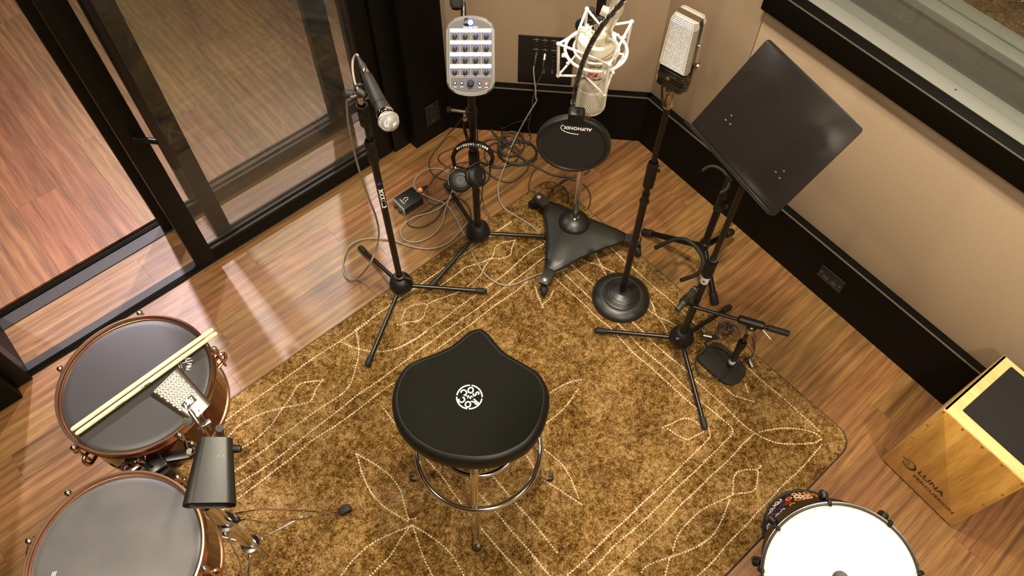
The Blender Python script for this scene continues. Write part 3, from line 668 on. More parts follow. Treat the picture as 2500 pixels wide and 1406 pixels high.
# --- vocal microphone stand (left)
SX, SY = 1.303, -0.647
feet = [P(878, 603, 0.016), P(1187, 711, 0.028), P(896, 893, 0.028)]
ST, hub = tripod('microphone_stand', 'black tripod microphone stand holding the silver-headed vocal microphone', SX, SY, feet, 0.085, 0.048, 0.90, 1.085)
b = nb(); lathe(b, [(0.0135, 0.128), (0.021, 0.130), (0.021, 0.146), (0.0135, 0.148)], ofs((SX, SY, 0)), 20); part('locking_collar', b, PLAST, ST)
b = nb(); q = P(1005, 683, 0.137); d_ = (q - V3((SX, SY, 0.137))).normalized(); cyl(b, V3((SX, SY, 0.137)) + d_ * 0.018, V3((SX, SY, 0.137)) + d_ * 0.052, 0.0055, 0.008, 12); part('locking_knob', b, PLAST, ST)
b = nb(); clutch(b, SX, SY, 0.995, 1.075, 0.0175); part('top_clutch', b, PLAST, ST)
b = nb(); torus(b, ofs((SX, SY, 1.078)), 0.015, 0.0032, 24, 8); part('clutch_ring', b, RUBBER, ST)
# lettering on the lower tube, reading down the tube on the camera side
tubx = V3((-0.72, -0.69, 0)).normalized()
def on_tube(x, y, z, nrm, r, up): return frame(V3((x, y, z)) + nrm * (r + 0.0004), up, z=nrm)
nrm = (CAM - V3((SX, SY, 0.45))); nrm.z = 0; nrm.normalize()
textwrap('ROCKVILLE', 0.0215, SX, SY, AX(SX, SY, 931, 479), nrm, 0.0125, WHITE, ST, space=0.9, off=0.0006, res=4)
b = nb(); q = on_tube(SX, SY, AX(SX, SY, 923, 442), nrm, 0.0126, (0, 0, -1)); lathe(b, [(0, 0.0005), (0.007, 0.0005), (0.007, 0)], q, 18); part('blue_emblem', b, BLUEP, ST)
# swivel joint at the top
top = V3((SX, SY, 1.085))
b = nb(); cyl(b, top, top + Z * 0.030, 0.0085, seg=14); lathe(b, [(0.0, 0.03), (0.010, 0.03), (0.0115, 0.033), (0.0115, 0.039), (0.009, 0.042), (0, 0.042)], ofs(top), 16); part('swivel_post', b, CHROME, ST)
sw = T(892, 232, 2.235); b = nb(); ax_ = (T(920, 232, 2.235) - sw).normalized()
for k in range(4): lathe(b, [(0, 0), (0.0135 - 0.001 * (k % 2), 0), (0.0135 - 0.001 * (k % 2), 0.004), (0, 0.004)], frame(sw + ax_ * (0.0055 * k - .010), CD, z=ax_), 18)
cyl(b, sw - ax_ * .012, sw + ax_ * 0.024, 0.005); cyl(b, sw, top + Z * 0.03, 0.007); part('knuckle_joint', b, CHROME, ST)
kb = T(851, 229, 2.21); b = nb(); ka = (kb - sw).normalized()
tube(b, [kb - ka * 0.010, kb - ka * .009, kb + ka * 0.012, kb + ka * .014], [0.006, 0.0125, 0.0125, .010], 10); cyl(b, sw, kb, 0.004); part('side_knob', b, GREYMIC, ST)
kb2 = T(884, 228, 2.18); b = nb(); ka = (T(893, 233, 2.18) - kb2).normalized(); tube(b, [kb2 - ka * .014, kb2 - ka * .013, kb2 + ka * 0.013, kb2 + ka * .014], [0.008, 0.0115, 0.0115, .008], 10); part('front_knob', b, GREYMIC, ST)
b = nb(); tube(b, cr([T(865, 222, 2.2), T(872, 209, 2.19), T(884, 207, 2.19), T(893, 215, 2.2), T(893, 230, 2.21), T(876, 236, 2.21), T(867, 230, 2.2)], 4), 0.0042, 8); part('cable_clip_ring', b, GREYMIC, ST)

# --- vocal microphone
m0, m1 = T(876, 143, 2.20), T(949, 296, 2.085)       # cable plug end, grille ball centre
ma = (m1 - m0).normalized(); ML = (m1 - m0).length
VM = thing('vocal_microphone', 'vocal microphone with round silver mesh head clipped to the left tripod stand', 'microphone', m1)
MF = frame(m1, ma.orthogonal(), z=-ma)                # z runs from the ball back along the handle
MS = MF @ M4.Diagonal((1, 1, 1.12, 1))
b = nb(); lathe(b, [(0.0235, 0.024), (0.0225, 0.034), (0.0190, 0.060), (0.0165, 0.115), (0.0150, 0.158), (0.0135, 0.160), (0, 0.160)], MS, 26); hd = part('handle', b, GREYMIC, VM)
b = nb(); lathe(b, [(0.0200, 0.056), (0.0204, 0.058), (0.0196, 0.060)], MS, 26); part('seam_ring', b, PLAST, VM)
b = nb(); lathe(b, [(0.0236, 0.020), (0.0246, 0.022), (0.0246, 0.031), (0.0226, 0.033)], MF, 28); part('collar', b, CHROME, VM)
b = nb(); sph(b, (0, 0, 0), 0.0262, 28, 16, M=MF); part('inner_foam', b, DARKGAP, VM)
bm = nb(); RB = 0.0273                                # woven ball grille: real wires
for k in range(40):
    a = 2 * pi * k / 40
    for sg in (1, -1):
        tube(bm, [MF @ V3((RB * sin(th) * cos(a + sg * th * 0.9), RB * sin(th) * sin(a + sg * th * 0.9), RB * cos(th))) for th in [0.5 + (pi - 0.62) * j / 15 for j in range(16)]], 0.00062, 4)
sph(bm, (0, 0, 0), 0.0085, 12, 8, M=MF @ ofs((0, 0, -RB + 0.0078))); g = part('mesh_grille', bm, MESHM, VM)
b = nb(); torus(b, MF @ ofs((0, 0, 0.003)), RB + 0.0003, 0.0024, 36, 8); part('grille_band', b, MESHM, g)
b = nb(); lathe(b, [(0.0098, 0.158), (0.0105, 0.162), (0.0105, 0.180), (0.0095, 0.184), (0.0108, 0.186), (0.0108, 0.20), (0.007, 0.215), (0.0048, 0.232), (0, 0.232)], MS, 20); part('cable_plug', b, GREYMIC, VM)
b = nb(); lathe(b, [(0.0108, 0.166), (0.0111, 0.168), (0.0111, 0.178), (0.0108, 0.180)], MS, 20); part('plug_shell', b, CHROME, VM)
# the clip belongs to the stand
b = nb(); rings = []
for zz in (0.085, 0.09, 0.145, 0.150):
    rings.append(None)
sidev = MF.to_3x3() @ V3((0, 0, 0))
cl = nb()
side = (CR - ma * CR.dot(ma)).normalized(); upv = side.cross(ma).normalized()
if upv.dot(CF) > 0: upv = -upv                           # towards the camera
for sg in (-1, 1):
    pts = []
    for a in range(0, 6):
        th = rad(-20 - 28 * a); pts.append(side * (sg * cos(th) * 0.0185) + upv * (sin(th) * 0.0185))
    for za, zb in ((0.075, 0.165),):
        ra = [m1 - ma * za + p for p in pts] + [m1 - ma * za + p * 1.14 for p in reversed(pts)]
        rb = [m1 - ma * zb + p * .9 for p in pts] + [m1 - ma * zb + p * 1.04 for p in reversed(pts)]
        loft(cl, [ra, rb])
part('microphone_clip', cl, PLAST, ST)
b = nb(); cyl(b, m1 - ma * 0.11 - upv * 0.019, sw + ax_ * 0.02, 0.008, seg=12); part('clip_neck', b, PLAST, ST)

# ================================================================== mixer stand, mixer, headphones
HX, HY = 1.706, -0.648
feet = [P(1088, 449, 0.016), P(1048, 703, 0.028), P(1345, 578, 0.028)]
HS, hub = tripod('microphone_stand', 'black tripod stand carrying the personal mixer and headphones', HX, HY, feet, 0.075, 0.052, 0.55, 1.16, rl=0.0145, ru=0.0125)
cp = T(1146, 283, 2.74); cz = AX(HX, HY, 1156, 275)
b = nb(); lathe(b, [(0.0126, -0.02), (0.021, -0.018), (0.021, 0.018), (0.0126, 0.02)], ofs((HX, HY, cz)), 18); part('accessory_clamp', b, PLAST, HS)
c0 = V3((HX, HY, cz)); c1 = c0 + (T(1104, 268, 2.70) - T(1156, 275, 2.70))
b = nb(); cyl(b, c0, c1, 0.0052, seg=12); part('clamp_screw', b, STEEL, HS)
dd = (c1 - c0).normalized(); b = nb(); tube(b, [c1 - dd * .004, c1 - dd * .003, c1 + dd * .011, c1 + dd * .012], [.006, .011, .011, .007], 9); part('clamp_knob', b, RUBBER, HS)
k0 = c0 + dd * 0.022 + V3((0, 0, -0.028))
b = nb(); lathe(b, [(0, 0.022), (0.007, 0.022), (0.008, 0.014), (0.006, 0.008), (0.0095, 0.004), (0.011, -0.004), (0.008, -0.012), (0, -0.014)], ofs(k0), 16); part('chrome_knuckle', b, CHROME, HS)
HKZ = AX(HX, HY, 1150, 350)
b = nb(); h1 = c0 + dd * 0.028 + V3((0, 0, -0.04)); tube(b, cr([h1, h1 + V3((0, 0, -0.05)), h1 - dd * 0.006 + V3((0, 0, -0.085)), V3((HX, HY, h1.z - 0.115)) - V3((.03, .03, 0))], 5), 0.006, 10); part('headphone_hook', b, PLAST, HS)

def disp(u, v, t): return T(u, v, t)
# personal mixer --------------------------------------------------
mo = T(1149, 137, 2.37); mx = V3((0.752, -0.660, 0.006)).normalized(); mn = V3((-0.44, -0.50, 0.745)); mn = (mn - mx * mn.dot(mx)).normalized()
MM = frame(mo, mx, z=mn); myv = MM.to_3x3().col[1]
mwid = 118 * 2.37 / 1900
pr = lambda p: (1250 + FPX * (p - CAM).dot(CR) / (p - CAM).dot(CF), 703 + FPX * (p - CAM).dot(CD) / (p - CAM).dot(CF))
s1 = pr(mo + myv * 0.05); s0 = pr(mo - myv * 0.05); mhei = 0.1 * 197 / math.hypot(s1[0] - s0[0], s1[1] - s0[1])
MX = thing('personal_mixer', 'grey personal monitor mixer with four rows of lit blue knobs', 'mixer', mo - mn * 0.03)
def mixpoly(w, h, sag):
    pts = []
    A_ = [-1, -.97, -.90, -.8, -.65, -.5, -.3, -.1, .1, .3, .5, .65, .8, .9, .97, 1]
    f_ = lambda a: sag * (0.62 * a * a + 0.38 * abs(a) ** 9) + (sag * .28 if abs(a) == 1 else 0)
    for a in A_: pts.append((a * w / 2, -h / 2 + f_(a)))
    for a in reversed(A_): pts.append((a * w / 2, h / 2 - f_(a)))
    return pts
b = nb(); prism(b, mixpoly(mwid, mhei, mhei * .14), -0.034, 0.0, MM, bev=0.007); part('housing', b, GREYBODY, MX)
b = nb(); prism(b, mixpoly(mwid * .885, mhei * .915, mhei * .12), -0.001, 0.0012, MM); fp = part('face_plate', b, GREYFACE, MX)
def ml(u, v):      # photo pixel on the mixer face -> face coordinates
    q = MM.inverted() @ PL(u, v, mo, mn); return q.x, q.y
sc_ = lambda x, y: (1080 + x / 6.39, 20 + y / 6.39)
colx = [198, 360, 523, 688]; rowy = [(318, 380, 440, 505), (505, 565, 630, 690), (692, 752, 812, 875), (878, 938, 1000, 1052)]
for r_, (yt, ys, yk, yb) in enumerate(rowy):
    for c_, cx in enumerate(colx):
        xa, y0_ = ml(*sc_(cx - 80, ys)); xb, y1_ = ml(*sc_(cx + 80, yt))
        b = nb(); box2(b, (min(xa, xb) + .0004, min(y0_, y1_), 0.0010), (max(xa, xb) - .0004, max(y0_, y1_), 0.0020), MM, bev=.0003); part('label_strip', b, LABELW, MX)
        b = nb(); xq, yq = ml(*sc_(cx - 80, yb)); xr, _ = ml(*sc_(cx + 80, yb)); box2(b, (xq, yq - .0003, .001), (xr, yq + .0003, .0016), MM)
        box2(b, (xq - .0003, yq, .001), (xq + .0003, y1_, .0016), MM); part('cell_line', b, LABELW, MX)
        kx, ky = ml(*sc_(cx, yk)); b = nb(); lathe(b, [(0.0070, 0.001), (0.0066, 0.010), (0.0052, 0.0125), (0, 0.013)], MM @ ofs((kx, ky, 0)), 18); kn = part('knob', b, PLAST, MX)
        b = nb(); box(b, (kx, ky + 0.003, 0.0129), (0.0012, 0.0045, 0.0008), MM); part('knob_pointer', b, PALEGREY, kn)
        lit = {(0, 0): [0], (0, 1): [0], (0, 2): [4, 5], (0, 3): [4, 5], (1, 0): [4, 5], (1, 1): [4, 5], (1, 2): [4], (1, 3): [4, 5], (2, 0): [4], (2, 1): [0], (2, 2): [0], (2, 3): [0], (3, 0): [0], (3, 1): [0], (3, 2): [0], (3, 3): [4, 5]}[(r_, c_)]
        bl = nb(); bd = nb()
        for k in range(7):
            a = rad(158 - 136 * k / 6); lx, ly = kx + 0.0108 * cos(a), ky + 0.0090 * sin(a) + 0.001
            lathe(bl if k in lit else bd, [(0, 0.0022), (0.0026 if k in lit else 0.0006, 0.0020), (0.0028 if k in lit else 0.0007, 0.001)], MM @ ofs((lx, ly, 0)), 10)
        part('lit_indicator', bl, LEDB, MX); part('scale_dots', bd, LABELW, MX)
kx, ky = ml(*sc_(442, 1172)); b = nb(); lathe(b, [(0.0105, 0.001), (0.0098, 0.013), (0.008, 0.016), (0, 0.0165)], MM @ ofs((kx, ky, 0)), 24); part('master_knob', b, PLAST, MX)
bl = nb(); bw = nb()
for k in range(15):
    a = rad(235 - 290 * k / 14); lathe(bl, [(0, 0.0018), (0.0006, 0.0017), (0.0007, 0.001)], MM @ ofs((kx + .0142 * cos(a), ky + .0142 * sin(a), 0)), 8)
part('master_scale', bl, LEDB, MX)
for u, v in ((500, 1122), (535, 1120)):
    x_, y_ = ml(*sc_(u, v)); b = nb(); lathe(b, [(0, 0.0022), (0.0018, 0.002), (0.002, 0.001)], MM @ ofs((x_, y_, 0)), 10); part('lit_indicator', b, LEDB, MX)
for u, v in ((200, 1172), (302, 1172), (582, 1178), (686, 1180)):
    x_, y_ = ml(*sc_(u, v)); b = nb(); lathe(b, [(0, 0.004), (0.0027, 0.0038), (0.003, 0.001)], MM @ ofs((x_, y_, 0)), 14); part('push_button', b, LABELW, MX)
    b = nb(); torus(b, MM @ ofs((x_, y_, 0.0014)), 0.0045, 0.0009, 20, 6); part('button_ring', b, REDP if u > 650 else PLAST, MX)
    b = nb(); box(b, (x_, y_ - 0.0105, 0.0013), (0.009, 0.0018, 0.0004), MM); part('button_caption', b, LABELW, MX)
pts = [ml(*sc_(x, y)) for x, y in ((122, 1075), (122, 1210), (150, 1255), (230, 1295), (330, 1318), (442, 1325), (550, 1318), (650, 1295), (735, 1255), (765, 1210), (765, 1075), (122, 1075))]
b = nb(); tube(b, [MM @ V3((x, y, 0.0012)) for x, y in pts], 0.0005, 4); part('panel_outline', b, LABELW, MX)
x_, y_ = ml(*sc_(440, 225)); b = nb(); lathe(b, [(0, 0.0036), (0.0076, 0.0034), (0.0082, 0.001)], MM @ ofs((x_, y_, 0)), 26); part('talk_button', b, LEDW, MX)
b = nb(); torus(b, MM @ ofs((x_, y_, 0.0018)), 0.0092, 0.0012, 28, 6); part('talk_button_ring', b, LEDB, MX)
x_, y_ = ml(*sc_(440, 298)); text('Hear Back PRO', 0.0068, MM @ ofs((x_, y_, 0.0014)), LABELW, MX, off=0.0002)
b = nb(); e0 = mo - mn * 0.034 - myv * 0.02; lathe(b, [(0, 0), (0.02, 0), (0.02, 0.012), (0, 0.012)], frame(e0 - mn * 0.0125, mx, z=mn), 20); cyl(b, e0 - mn * .008, V3((HX, HY, 0.93)), 0.011); lathe(b, [(0.0127, -0.02), (0.02, -0.018), (0.02, 0.018), (0.0127, 0.02)], ofs((HX, HY, 0.93)), 16); part('mounting_bracket', b, PLAST, HS)
# gooseneck talkback mic behind the mixer
g0 = T(1132, 45, 2.45); TB = thing('talkback_microphone', 'small black foam talkback microphone on a gooseneck above the mixer', 'microphone', V3((HX, HY, 1.16)))
b = nb(); tube(b, [V3((HX, HY, 1.165)), g0, T(1131, 22, 2.45), T(1130.5, 4, 2.44)], [0.0085, 0.0085, 0.0085, 0.007], 14); part('gooseneck_base', b, PLAST, TB)
b = nb(); tube(b, cr([T(1132, 48, 2.425), T(1131.5, 20, 2.42), T(1131, 2, 2.41), T(1129, -14, 2.40), T(1118, -22, 2.39), T(1113, -12, 2.385), T(1113, 0, 2.38)], 5), 0.0035, 8); part('steel_stem', b, STEEL, TB)
b = nb(); q = T(1114, 4, 2.38); lathe(b, [(0, -0.026), (0.014, -0.022), (0.0205, -0.008), (0.0205, 0.006), (0.014, 0.02), (0, 0.026)], frame(q, CR, z=(-CD)), 20); part('foam_windscreen', b, PAD, TB)

# headphones ------------------------------------------------------
hc = V3((HX, HY, 0)) + V3((-0.035, -0.04, AX(HX, HY, 1150, 356) + 0.072))          # top of the band, just in front of the pole
hxv = (CR - Z * CR.z).normalized(); hy_ = V3((0.12, 0.13, 1.0)).normalized(); HP = frame(hc, hxv, y=hy_)
HPO = thing('headphones', 'black over-ear headphones hanging on the mixer stand', 'headphones', hc)
Rb = 0.071
arc = [V3((Rb * sin(rad(a)), -Rb + Rb * cos(rad(a)) * 1.0, 0)) for a in range(-88, 89, 8)]
b = nb(); rings = []
for i, p in enumerate(arc):
    a = rad(-88 + 8 * i); o = V3((sin(a), cos(a), 0)); wd = 0.0185; th = 0.014
    rings.append([HP @ (p + o * (th / 2 * cos(q)) + V3((0, 0, wd * sin(q)))) for q in [2 * pi * k / 12 for k in range(12)]])
loft(b, rings); part('headband_pad', b, VINYL, HPO)
cups = [(-1, T(1124, 441, 2.80), V3((-0.30, -0.45, 0.85))), (1, T(1164, 430, 2.80), V3((0.30, -0.70, 0.60)))]
for s, c, nv in cups:
    a = rad(88 * s); e = V3((Rb * sin(a), -Rb + Rb * cos(a), 0)); b = nb()
    we = HP @ e; nv = nv.normalized(); Mc = frame(c, nv.orthogonal(), z=nv)
    dn = ((c - we) * 0.5 + V3((0, 0, -0.06))).normalized(); w1_ = we + dn * 0.030
    tube(b, [we + Z * .012, we, w1_], [0.008, 0.0075, 0.0065], 10); part('slider', b, PLAST, HPO)
    side_ = nv.cross(c - w1_).normalized()
    b = nb()
    for q in (-1, 1): tube(b, cr([w1_, w1_.lerp(c + side_ * q * .0425, .45) + side_ * q * .016, c + side_ * q * .0435, c + side_ * q * .041 + (c - w1_).normalized() * .006], 5), 0.0036, 8)
    part('yoke', b, PLAST, HPO)
    b = nb(); tube(b, cr([we + Z * .01, we + (w1_ - we) * .5 + (we - c).normalized() * .016, w1_ + (c - w1_) * .2], 5), 0.0014, 6); part('ear_wire', b, BRASSY, HPO)
    b = nb(); lathe(b, [(0, 0.0135), (0.018, 0.0138), (0.020, 0.0155), (0.026, 0.0150), (0.034, 0.0115), (0.040, 0.004), (0.041, -0.003), (0.038, -0.006), (0, -0.006)], Mc, 28); cu = part('ear_cup', b, PLAST, HPO)
    b = nb(); torus(b, Mc @ ofs((0, 0, -0.014)), 0.032, 0.0105, 32, 10); lathe(b, [(0, -0.008), (0.03, -0.008)], Mc, 24); part('ear_pad', b, VINYL, cu)
    b = nb(); torus(b, Mc @ ofs((0, 0, 0.0115)), 0.0345, 0.0013, 28, 6); part('cup_ring', b, RUBBER, cu)
# curved lettering on the band
s_ = 'audio-technica'
for i, ch in enumerate(s_):
    a = rad(44 - 88 * (i + .5) / len(s_)) ; a = -a
    a = rad(46 - 92 * (i + 0.5) / len(s_))
    o = V3((sin(a), cos(a), 0)); p = V3((Rb * sin(a), -Rb + Rb * cos(a), 0)) + o * 0.0
    Mt = HP @ frame(p + V3((0, 0, 0.0133)) + o * 0.0055, V3((-cos(a), sin(a), 0)), z=(o * 0.75 + V3((0, 0, 1))).normalized())
    text(ch, 0.0145, Mt, WHITE, HPO, name='letter', off=0.0004, res=2)
# ================================================================== DI box
dz = 0.045
c4 = [P(958, 486, dz), P(987, 511, dz), P(1033, 483, dz), P(1005, 455, dz)]
dc = sum(c4, V3()) / 4; dxv = ((c4[2] - c4[1]) + (c4[3] - c4[0])).normalized(); MD = frame(V3((dc.x, dc.y, 0)), dxv, y=Z.cross(dxv))
lx = ((c4[2] - c4[1]).length + (c4[3] - c4[0]).length) / 2; ly = ((c4[1] - c4[0]).length + (c4[2] - c4[3]).length) / 2
DI = thing('direct_box', 'small dark green-grey metal box with an orange plug on the floor', 'audio box', (dc.x, dc.y, 0))
b = nb(); box2(b, (-lx / 2 + .004, -ly / 2, 0.0005), (lx / 2, ly / 2, dz), MD, bev=0.0015); part('case', b, DIBOX, DI)
b = nb(); box2(b, (-lx / 2, -ly / 2 + .0005, 0.001), (-lx / 2 + .004, ly / 2 - .0005, dz - 0.001), MD, bev=0.001); fr = part('front_panel', b, PALEGREY, DI)
for q in (-0.017, 0.017):
    b = nb(); cyl(b, MD @ V3((-lx / 2 + .002, q, 0.017)), MD @ V3((-lx / 2 - 0.012, q, 0.017)), 0.0085, 0.0075, 16); part('knob', b, PLAST, DI)
strokes([[(-lx * .30, -.017), (-lx * .30, .017)]], 0.0014, MD @ ofs((0, 0, dz + .0003)), WHITE, DI, name='printed_bar')
strokes([[(-lx * .19, -.007), (-lx * .02, -.003), (.0, .004), (-.010, .010), (-.024, .003), (-lx * .22, .004)], [(-.016, -.006), (-.024, -.013)]], 0.0011, MD @ ofs((0, 0, dz + .0003)), WHITE, DI, name='printed_emblem')
a0 = MD @ V3((lx / 2, ly * .18, 0.027)); a1 = T(1043, 456, (a0 - CAM).dot(CF) - 0.01); av = (P(1052, 450, .03) - P(1018, 470, .03)).normalized()
PG = thing('jack_plug', 'jack plug with an orange collar stuck in the small metal box', 'plug', a0)
b = nb(); cyl(b, a0, a0 + av * 0.014, 0.006, seg=14); part('metal_sleeve', b, STEEL, PG)
b = nb(); tube(b, [a0 + av * .013, a0 + av * .014, a0 + av * .031, a0 + av * .032], [.0075, .011, .011, .009], 16); part('orange_collar', b, ORANGE, PG)
b = nb(); tube(b, [a0 + av * .030, a0 + av * .05, a0 + av * .066], [.0085, .0075, .004], 12); part('rubber_boot', b, RUBBER, PG)
# ================================================================== heavy rolling stand with the cream microphone
LX, LY = 2.022, -0.900
LW = thing('rolling_stand', 'heavy black triangular rolling stand on three casters with chrome pole', 'stand', (LX, LY, 0))
cen = V3((LX, LY, 0))
corners = [P(1336, 493, 0.105), P(1527, 575, 0.105), P(1343, 655, 0.105)]
bm = nb()
# triangular plate: concave sides, swelling up to the middle
def tri_ring(f, z, r_end):
    out = []
    tc_ = [corners[0], corners[2], corners[1]]
    for k in range(3):
        a = tc_[k]; c2 = tc_[(k + 1) % 3]
        da = (a - cen); da.z = 0; dc2 = (c2 - cen); dc2.z = 0
        ua = da.normalized(); pa = Z.cross(ua); uc = dc2.normalized(); pc = Z.cross(uc)
        A = cen + da * f; Cc = cen + dc2 * f
        p0 = A + pa * r_end; p3 = Cc - pc * r_end
        mid = (p0 + p3) / 2; mid = mid + (cen - mid) * 0.17 * f
        for j in range(3): out.append((A + pa * (r_end * (-0.7 + 0.7 * j))) if j < 3 else p0)
        for j in range(1, 9):
            t = j / 9; q = p0 * (1 - t) ** 2 + mid * 2 * t * (1 - t) + p3 * t * t; out.append(q)
    return [V3((p.x, p.y, z(p) if callable(z) else z)) for p in out]
rings = [tri_ring(0.985, 0.078, 0.024), tri_ring(1.0, 0.083, 0.026), tri_ring(1.0, 0.093, 0.026), tri_ring(0.985, 0.098, 0.0245), tri_ring(0.8, 0.104, 0.0235), tri_ring(0.58, 0.112, 0.022), tri_ring(0.40, 0.116, 0.020), tri_ring(0.2, 0.118, 0.012)]
loft(bm, rings); part('base_plate', bm, SATIN, LW, ang=50)
b = nb(); lathe(b, [(0.062, 0.108), (0.066, 0.114), (0.0655, 0.120), (0.058, 0.130), (0.040, 0.143), (0.020, 0.149), (0.0165, 0.149)], ofs((LX, LY, 0)), 40); part('base_dome', b, SATIN, LW)
b = nb(); lathe(b, [(0.0175, 0.147), (0.0185, 0.150), (0.0175, 0.156), (0.0125, 0.158)], ofs((LX, LY, 0)), 24); part('pole_ring', b, CHROME, LW)
b = nb(); cyl(b, (LX, LY, 0.15), (LX, LY, 1.16), 0.0125, seg=24); part('chrome_pole', b, CHROME, LW)
cas = [P(1316, 457, 0.09), P(1553, 566, 0.09), P(1335, 683, 0.09)]
wdir = [V3((-0.6, 0.75, 0)), V3((-0.3, -0.9, 0)), V3((-0.75, -0.65, 0))]
for k in range(3):
    o = corners[k]; d0 = (o - cen); d0.z = 0; d0.normalize(); e = cen + d0 * ((o - cen).to_2d().length + 0.048)
    M = frame(V3((e.x, e.y, 0)), d0, z=Z)
    b = nb(); loft(b, [[M @ V3((-0.055, y, z)) for y, z in ((-.021, .073), (.021, .073), (.021, .092), (-.021, .092))], [M @ V3((0.0, y, z)) for y, z in ((-.022, .076), (.022, .076), (.022, .096), (-.022, .096))], [M @ V3((0.021, y, z)) for y, z in ((-.017, .076), (.017, .076), (.017, .092), (-.017, .092))]])
    bk = part('caster_bracket', b, SATIN, LW)
    b = nb(); lathe(b, [(0, 0.004), (0.004, 0.004), (0.0065, 0.003), (0.0065, 0.0), (0.0115, -0.001), (0.0115, -0.003)], M @ ofs((0.002, 0, 0.0985)), 18); part('axle_nut', b, STEEL, bk)
    wv = wdir[k].normalized(); side_ = Z.cross(wv); wc = V3((e.x, e.y, 0.0275 + (0.0115 if 1 else 0))) + wv * 0.020
    b = nb()
    for sg in (-1, 1): loft(b, [[V3((e.x, e.y, 0)) + wv * x + side_ * (sg * 0.013 + y) + Z * z for x, z in ((-.012, .075), (.016, .075), (.030, .045), (.020, .034), (.006, .045))] for y in (-.0015, .0015)])
    cyl(b, (e.x, e.y, 0.068), (e.x, e.y, 0.078), 0.014); part('caster_fork', b, PLAST, bk)
    b = nb(); Mw = frame(wc, wv, z=side_); lathe(b, [(0, -0.0095), (0.016, -0.0095), (0.024, -0.0085), (0.0268, -0.004), (0.0268, 0.004), (0.024, 0.0085), (0.016, 0.0095), (0, 0.0095)], Mw, 26); part('caster_wheel', b, RUBBER, bk)
# clamp and dark telescopic top
b = nb(); lathe(b, [(0.0128, 1.09), (0.024, 1.095), (0.026, 1.12), (0.026, 1.16), (0.020, 1.175), (0.012, 1.18)], ofs((LX, LY, 0)), 22); part('pole_clamp', b, PLAST, LW)
b = nb(); q = T(1425, 62, 2.30); cyl(b, V3((LX, LY, 1.135)), q, 0.008, seg=12); part('clamp_bolt', b, CHROME, LW)
b = nb(); dd = (q - V3((LX, LY, 1.135))).normalized(); tube(b, [q - dd * .014, q - dd * .012, q + dd * .018, q + dd * .02], [.01, .02, .02, .014], 12); part('clamp_handle', b, PLAST, LW)
b = nb(); q2 = T(1441, 40, 2.22); cyl(b, q2 + V3((0, 0, -.045)), q2 + V3((0, 0, .025)), 0.012, seg=14); part('spring_barrel', b, GREYMIC, LW)
bm = nb()
for k in range(4): torus(bm, ofs(q2 + V3((0, 0, -.04 + .018 * k))), 0.0123, 0.0016, 20, 6)
part('barrel_ring', bm, CHROME, LW)
b = nb(); cyl(b, (LX, LY, 1.15), (LX, LY, 1.93), 0.0145, seg=18); part('inner_pole', b, PAINT, LW)
mtop = V3((1.377, -1.454, 0))
bj = V3((LX, LY, 1.92)); bend = mtop + Z * 1.985 + (mtop - V3((LX, LY, 0))).normalized() * 0.03
b = nb(); cyl(b, bj - (bend - bj) * 0.18, bend, 0.0095, seg=16); part('boom_arm', b, PAINT, LW)
b = nb(); sph(b, bj, 0.034, 18, 12); part('boom_joint', b, PLAST, LW)
b = nb(); cyl(b, bj - (bend - bj) * 0.30, bj - (bend - bj) * 0.16, 0.032, seg=20); part('counterweight', b, SATIN, LW)

# --- cream side-address microphone hung upside down
mz0 = AX(mtop.x, mtop.y, 1440, 262) ; mz1 = mz0 + 0.185
CM = thing('studio_microphone', 'large cream studio microphone hanging upside down in a white shock mount', 'microphone', (mtop.x, mtop.y, mz0))
MC = ofs((mtop.x, mtop.y, mz0))
b = nb(); lathe(b, [(0.031, 0.066), (0.0330, 0.072), (0.0340, 0.090), (0.0345, 0.135), (0.0345, 0.163), (0.033, 0.170), (0.026, 0.1715), (0.0245, 0.168), (0.017, 0.168), (0.016, 0.180), (0.009, 0.181), (0, 0.181)], MC, 44); body = part('body', b, CREAMMIC, CM)
b = nb(); lathe(b, [(0.0347, 0.147), (0.0349, 0.1475), (0.0349, 0.1485), (0.0347, 0.149)], MC, 44); part('seam_line', b, BRASSY, CM)
b = nb(); lathe(b, [(0, 0.181), (0.0085, 0.181), (0.009, 0.188), (0.006, 0.192), (0, 0.192)], ofs(P(1457, 66, mz0 + .19) - Z * (.19)), 20); part('gold_knob', b, BRASSY, CM)
b = nb(); lathe(b, [(0, -0.0005), (0.012, 0.0005), (0.0245, 0.006), (0.0292, 0.016), (0.0300, 0.030), (0.0305, 0.064), (0, 0.064)], MC, 40); part('inner_capsule_screen', b, CREAMGAP, CM)
bm = nb()
for k in range(44):
    a = 2 * pi * k / 44
    for sg in (1, -1):
        pts = []
        for j in range(13):
            t = j / 12; z = 0.064 * t; r = 0.0310 if z > 0.03 else 0.0310 - 0.0025 * ((0.03 - z) / 0.03) ** 2 - (0.010 * max(0, (0.008 - z) / 0.008) ** 1.5)
            pts.append(MC @ V3((r * cos(a + sg * t * 1.2), r * sin(a + sg * t * 1.2), z)))
        tube(bm, pts, 0.00055, 4)
g = part('mesh_basket', bm, CREAMMIC, CM)
b = nb(); lathe(b, [(0.0225, -0.001), (0.0255, 0.0008), (0.0295, 0.009), (0.0315, 0.012), (0.0315, 0.009), (0.0285, 0.0035), (0.0225, -0.003), (0.0225, -0.001)], MC, 40); part('basket_rim', b, CREAMMIC, g)
b = nb(); lathe(b, [(0.0312, 0.058), (0.0318, 0.060), (0.0318, 0.067), (0.0312, 0.069)], MC, 40); part('basket_collar', b, CREAMMIC, g)
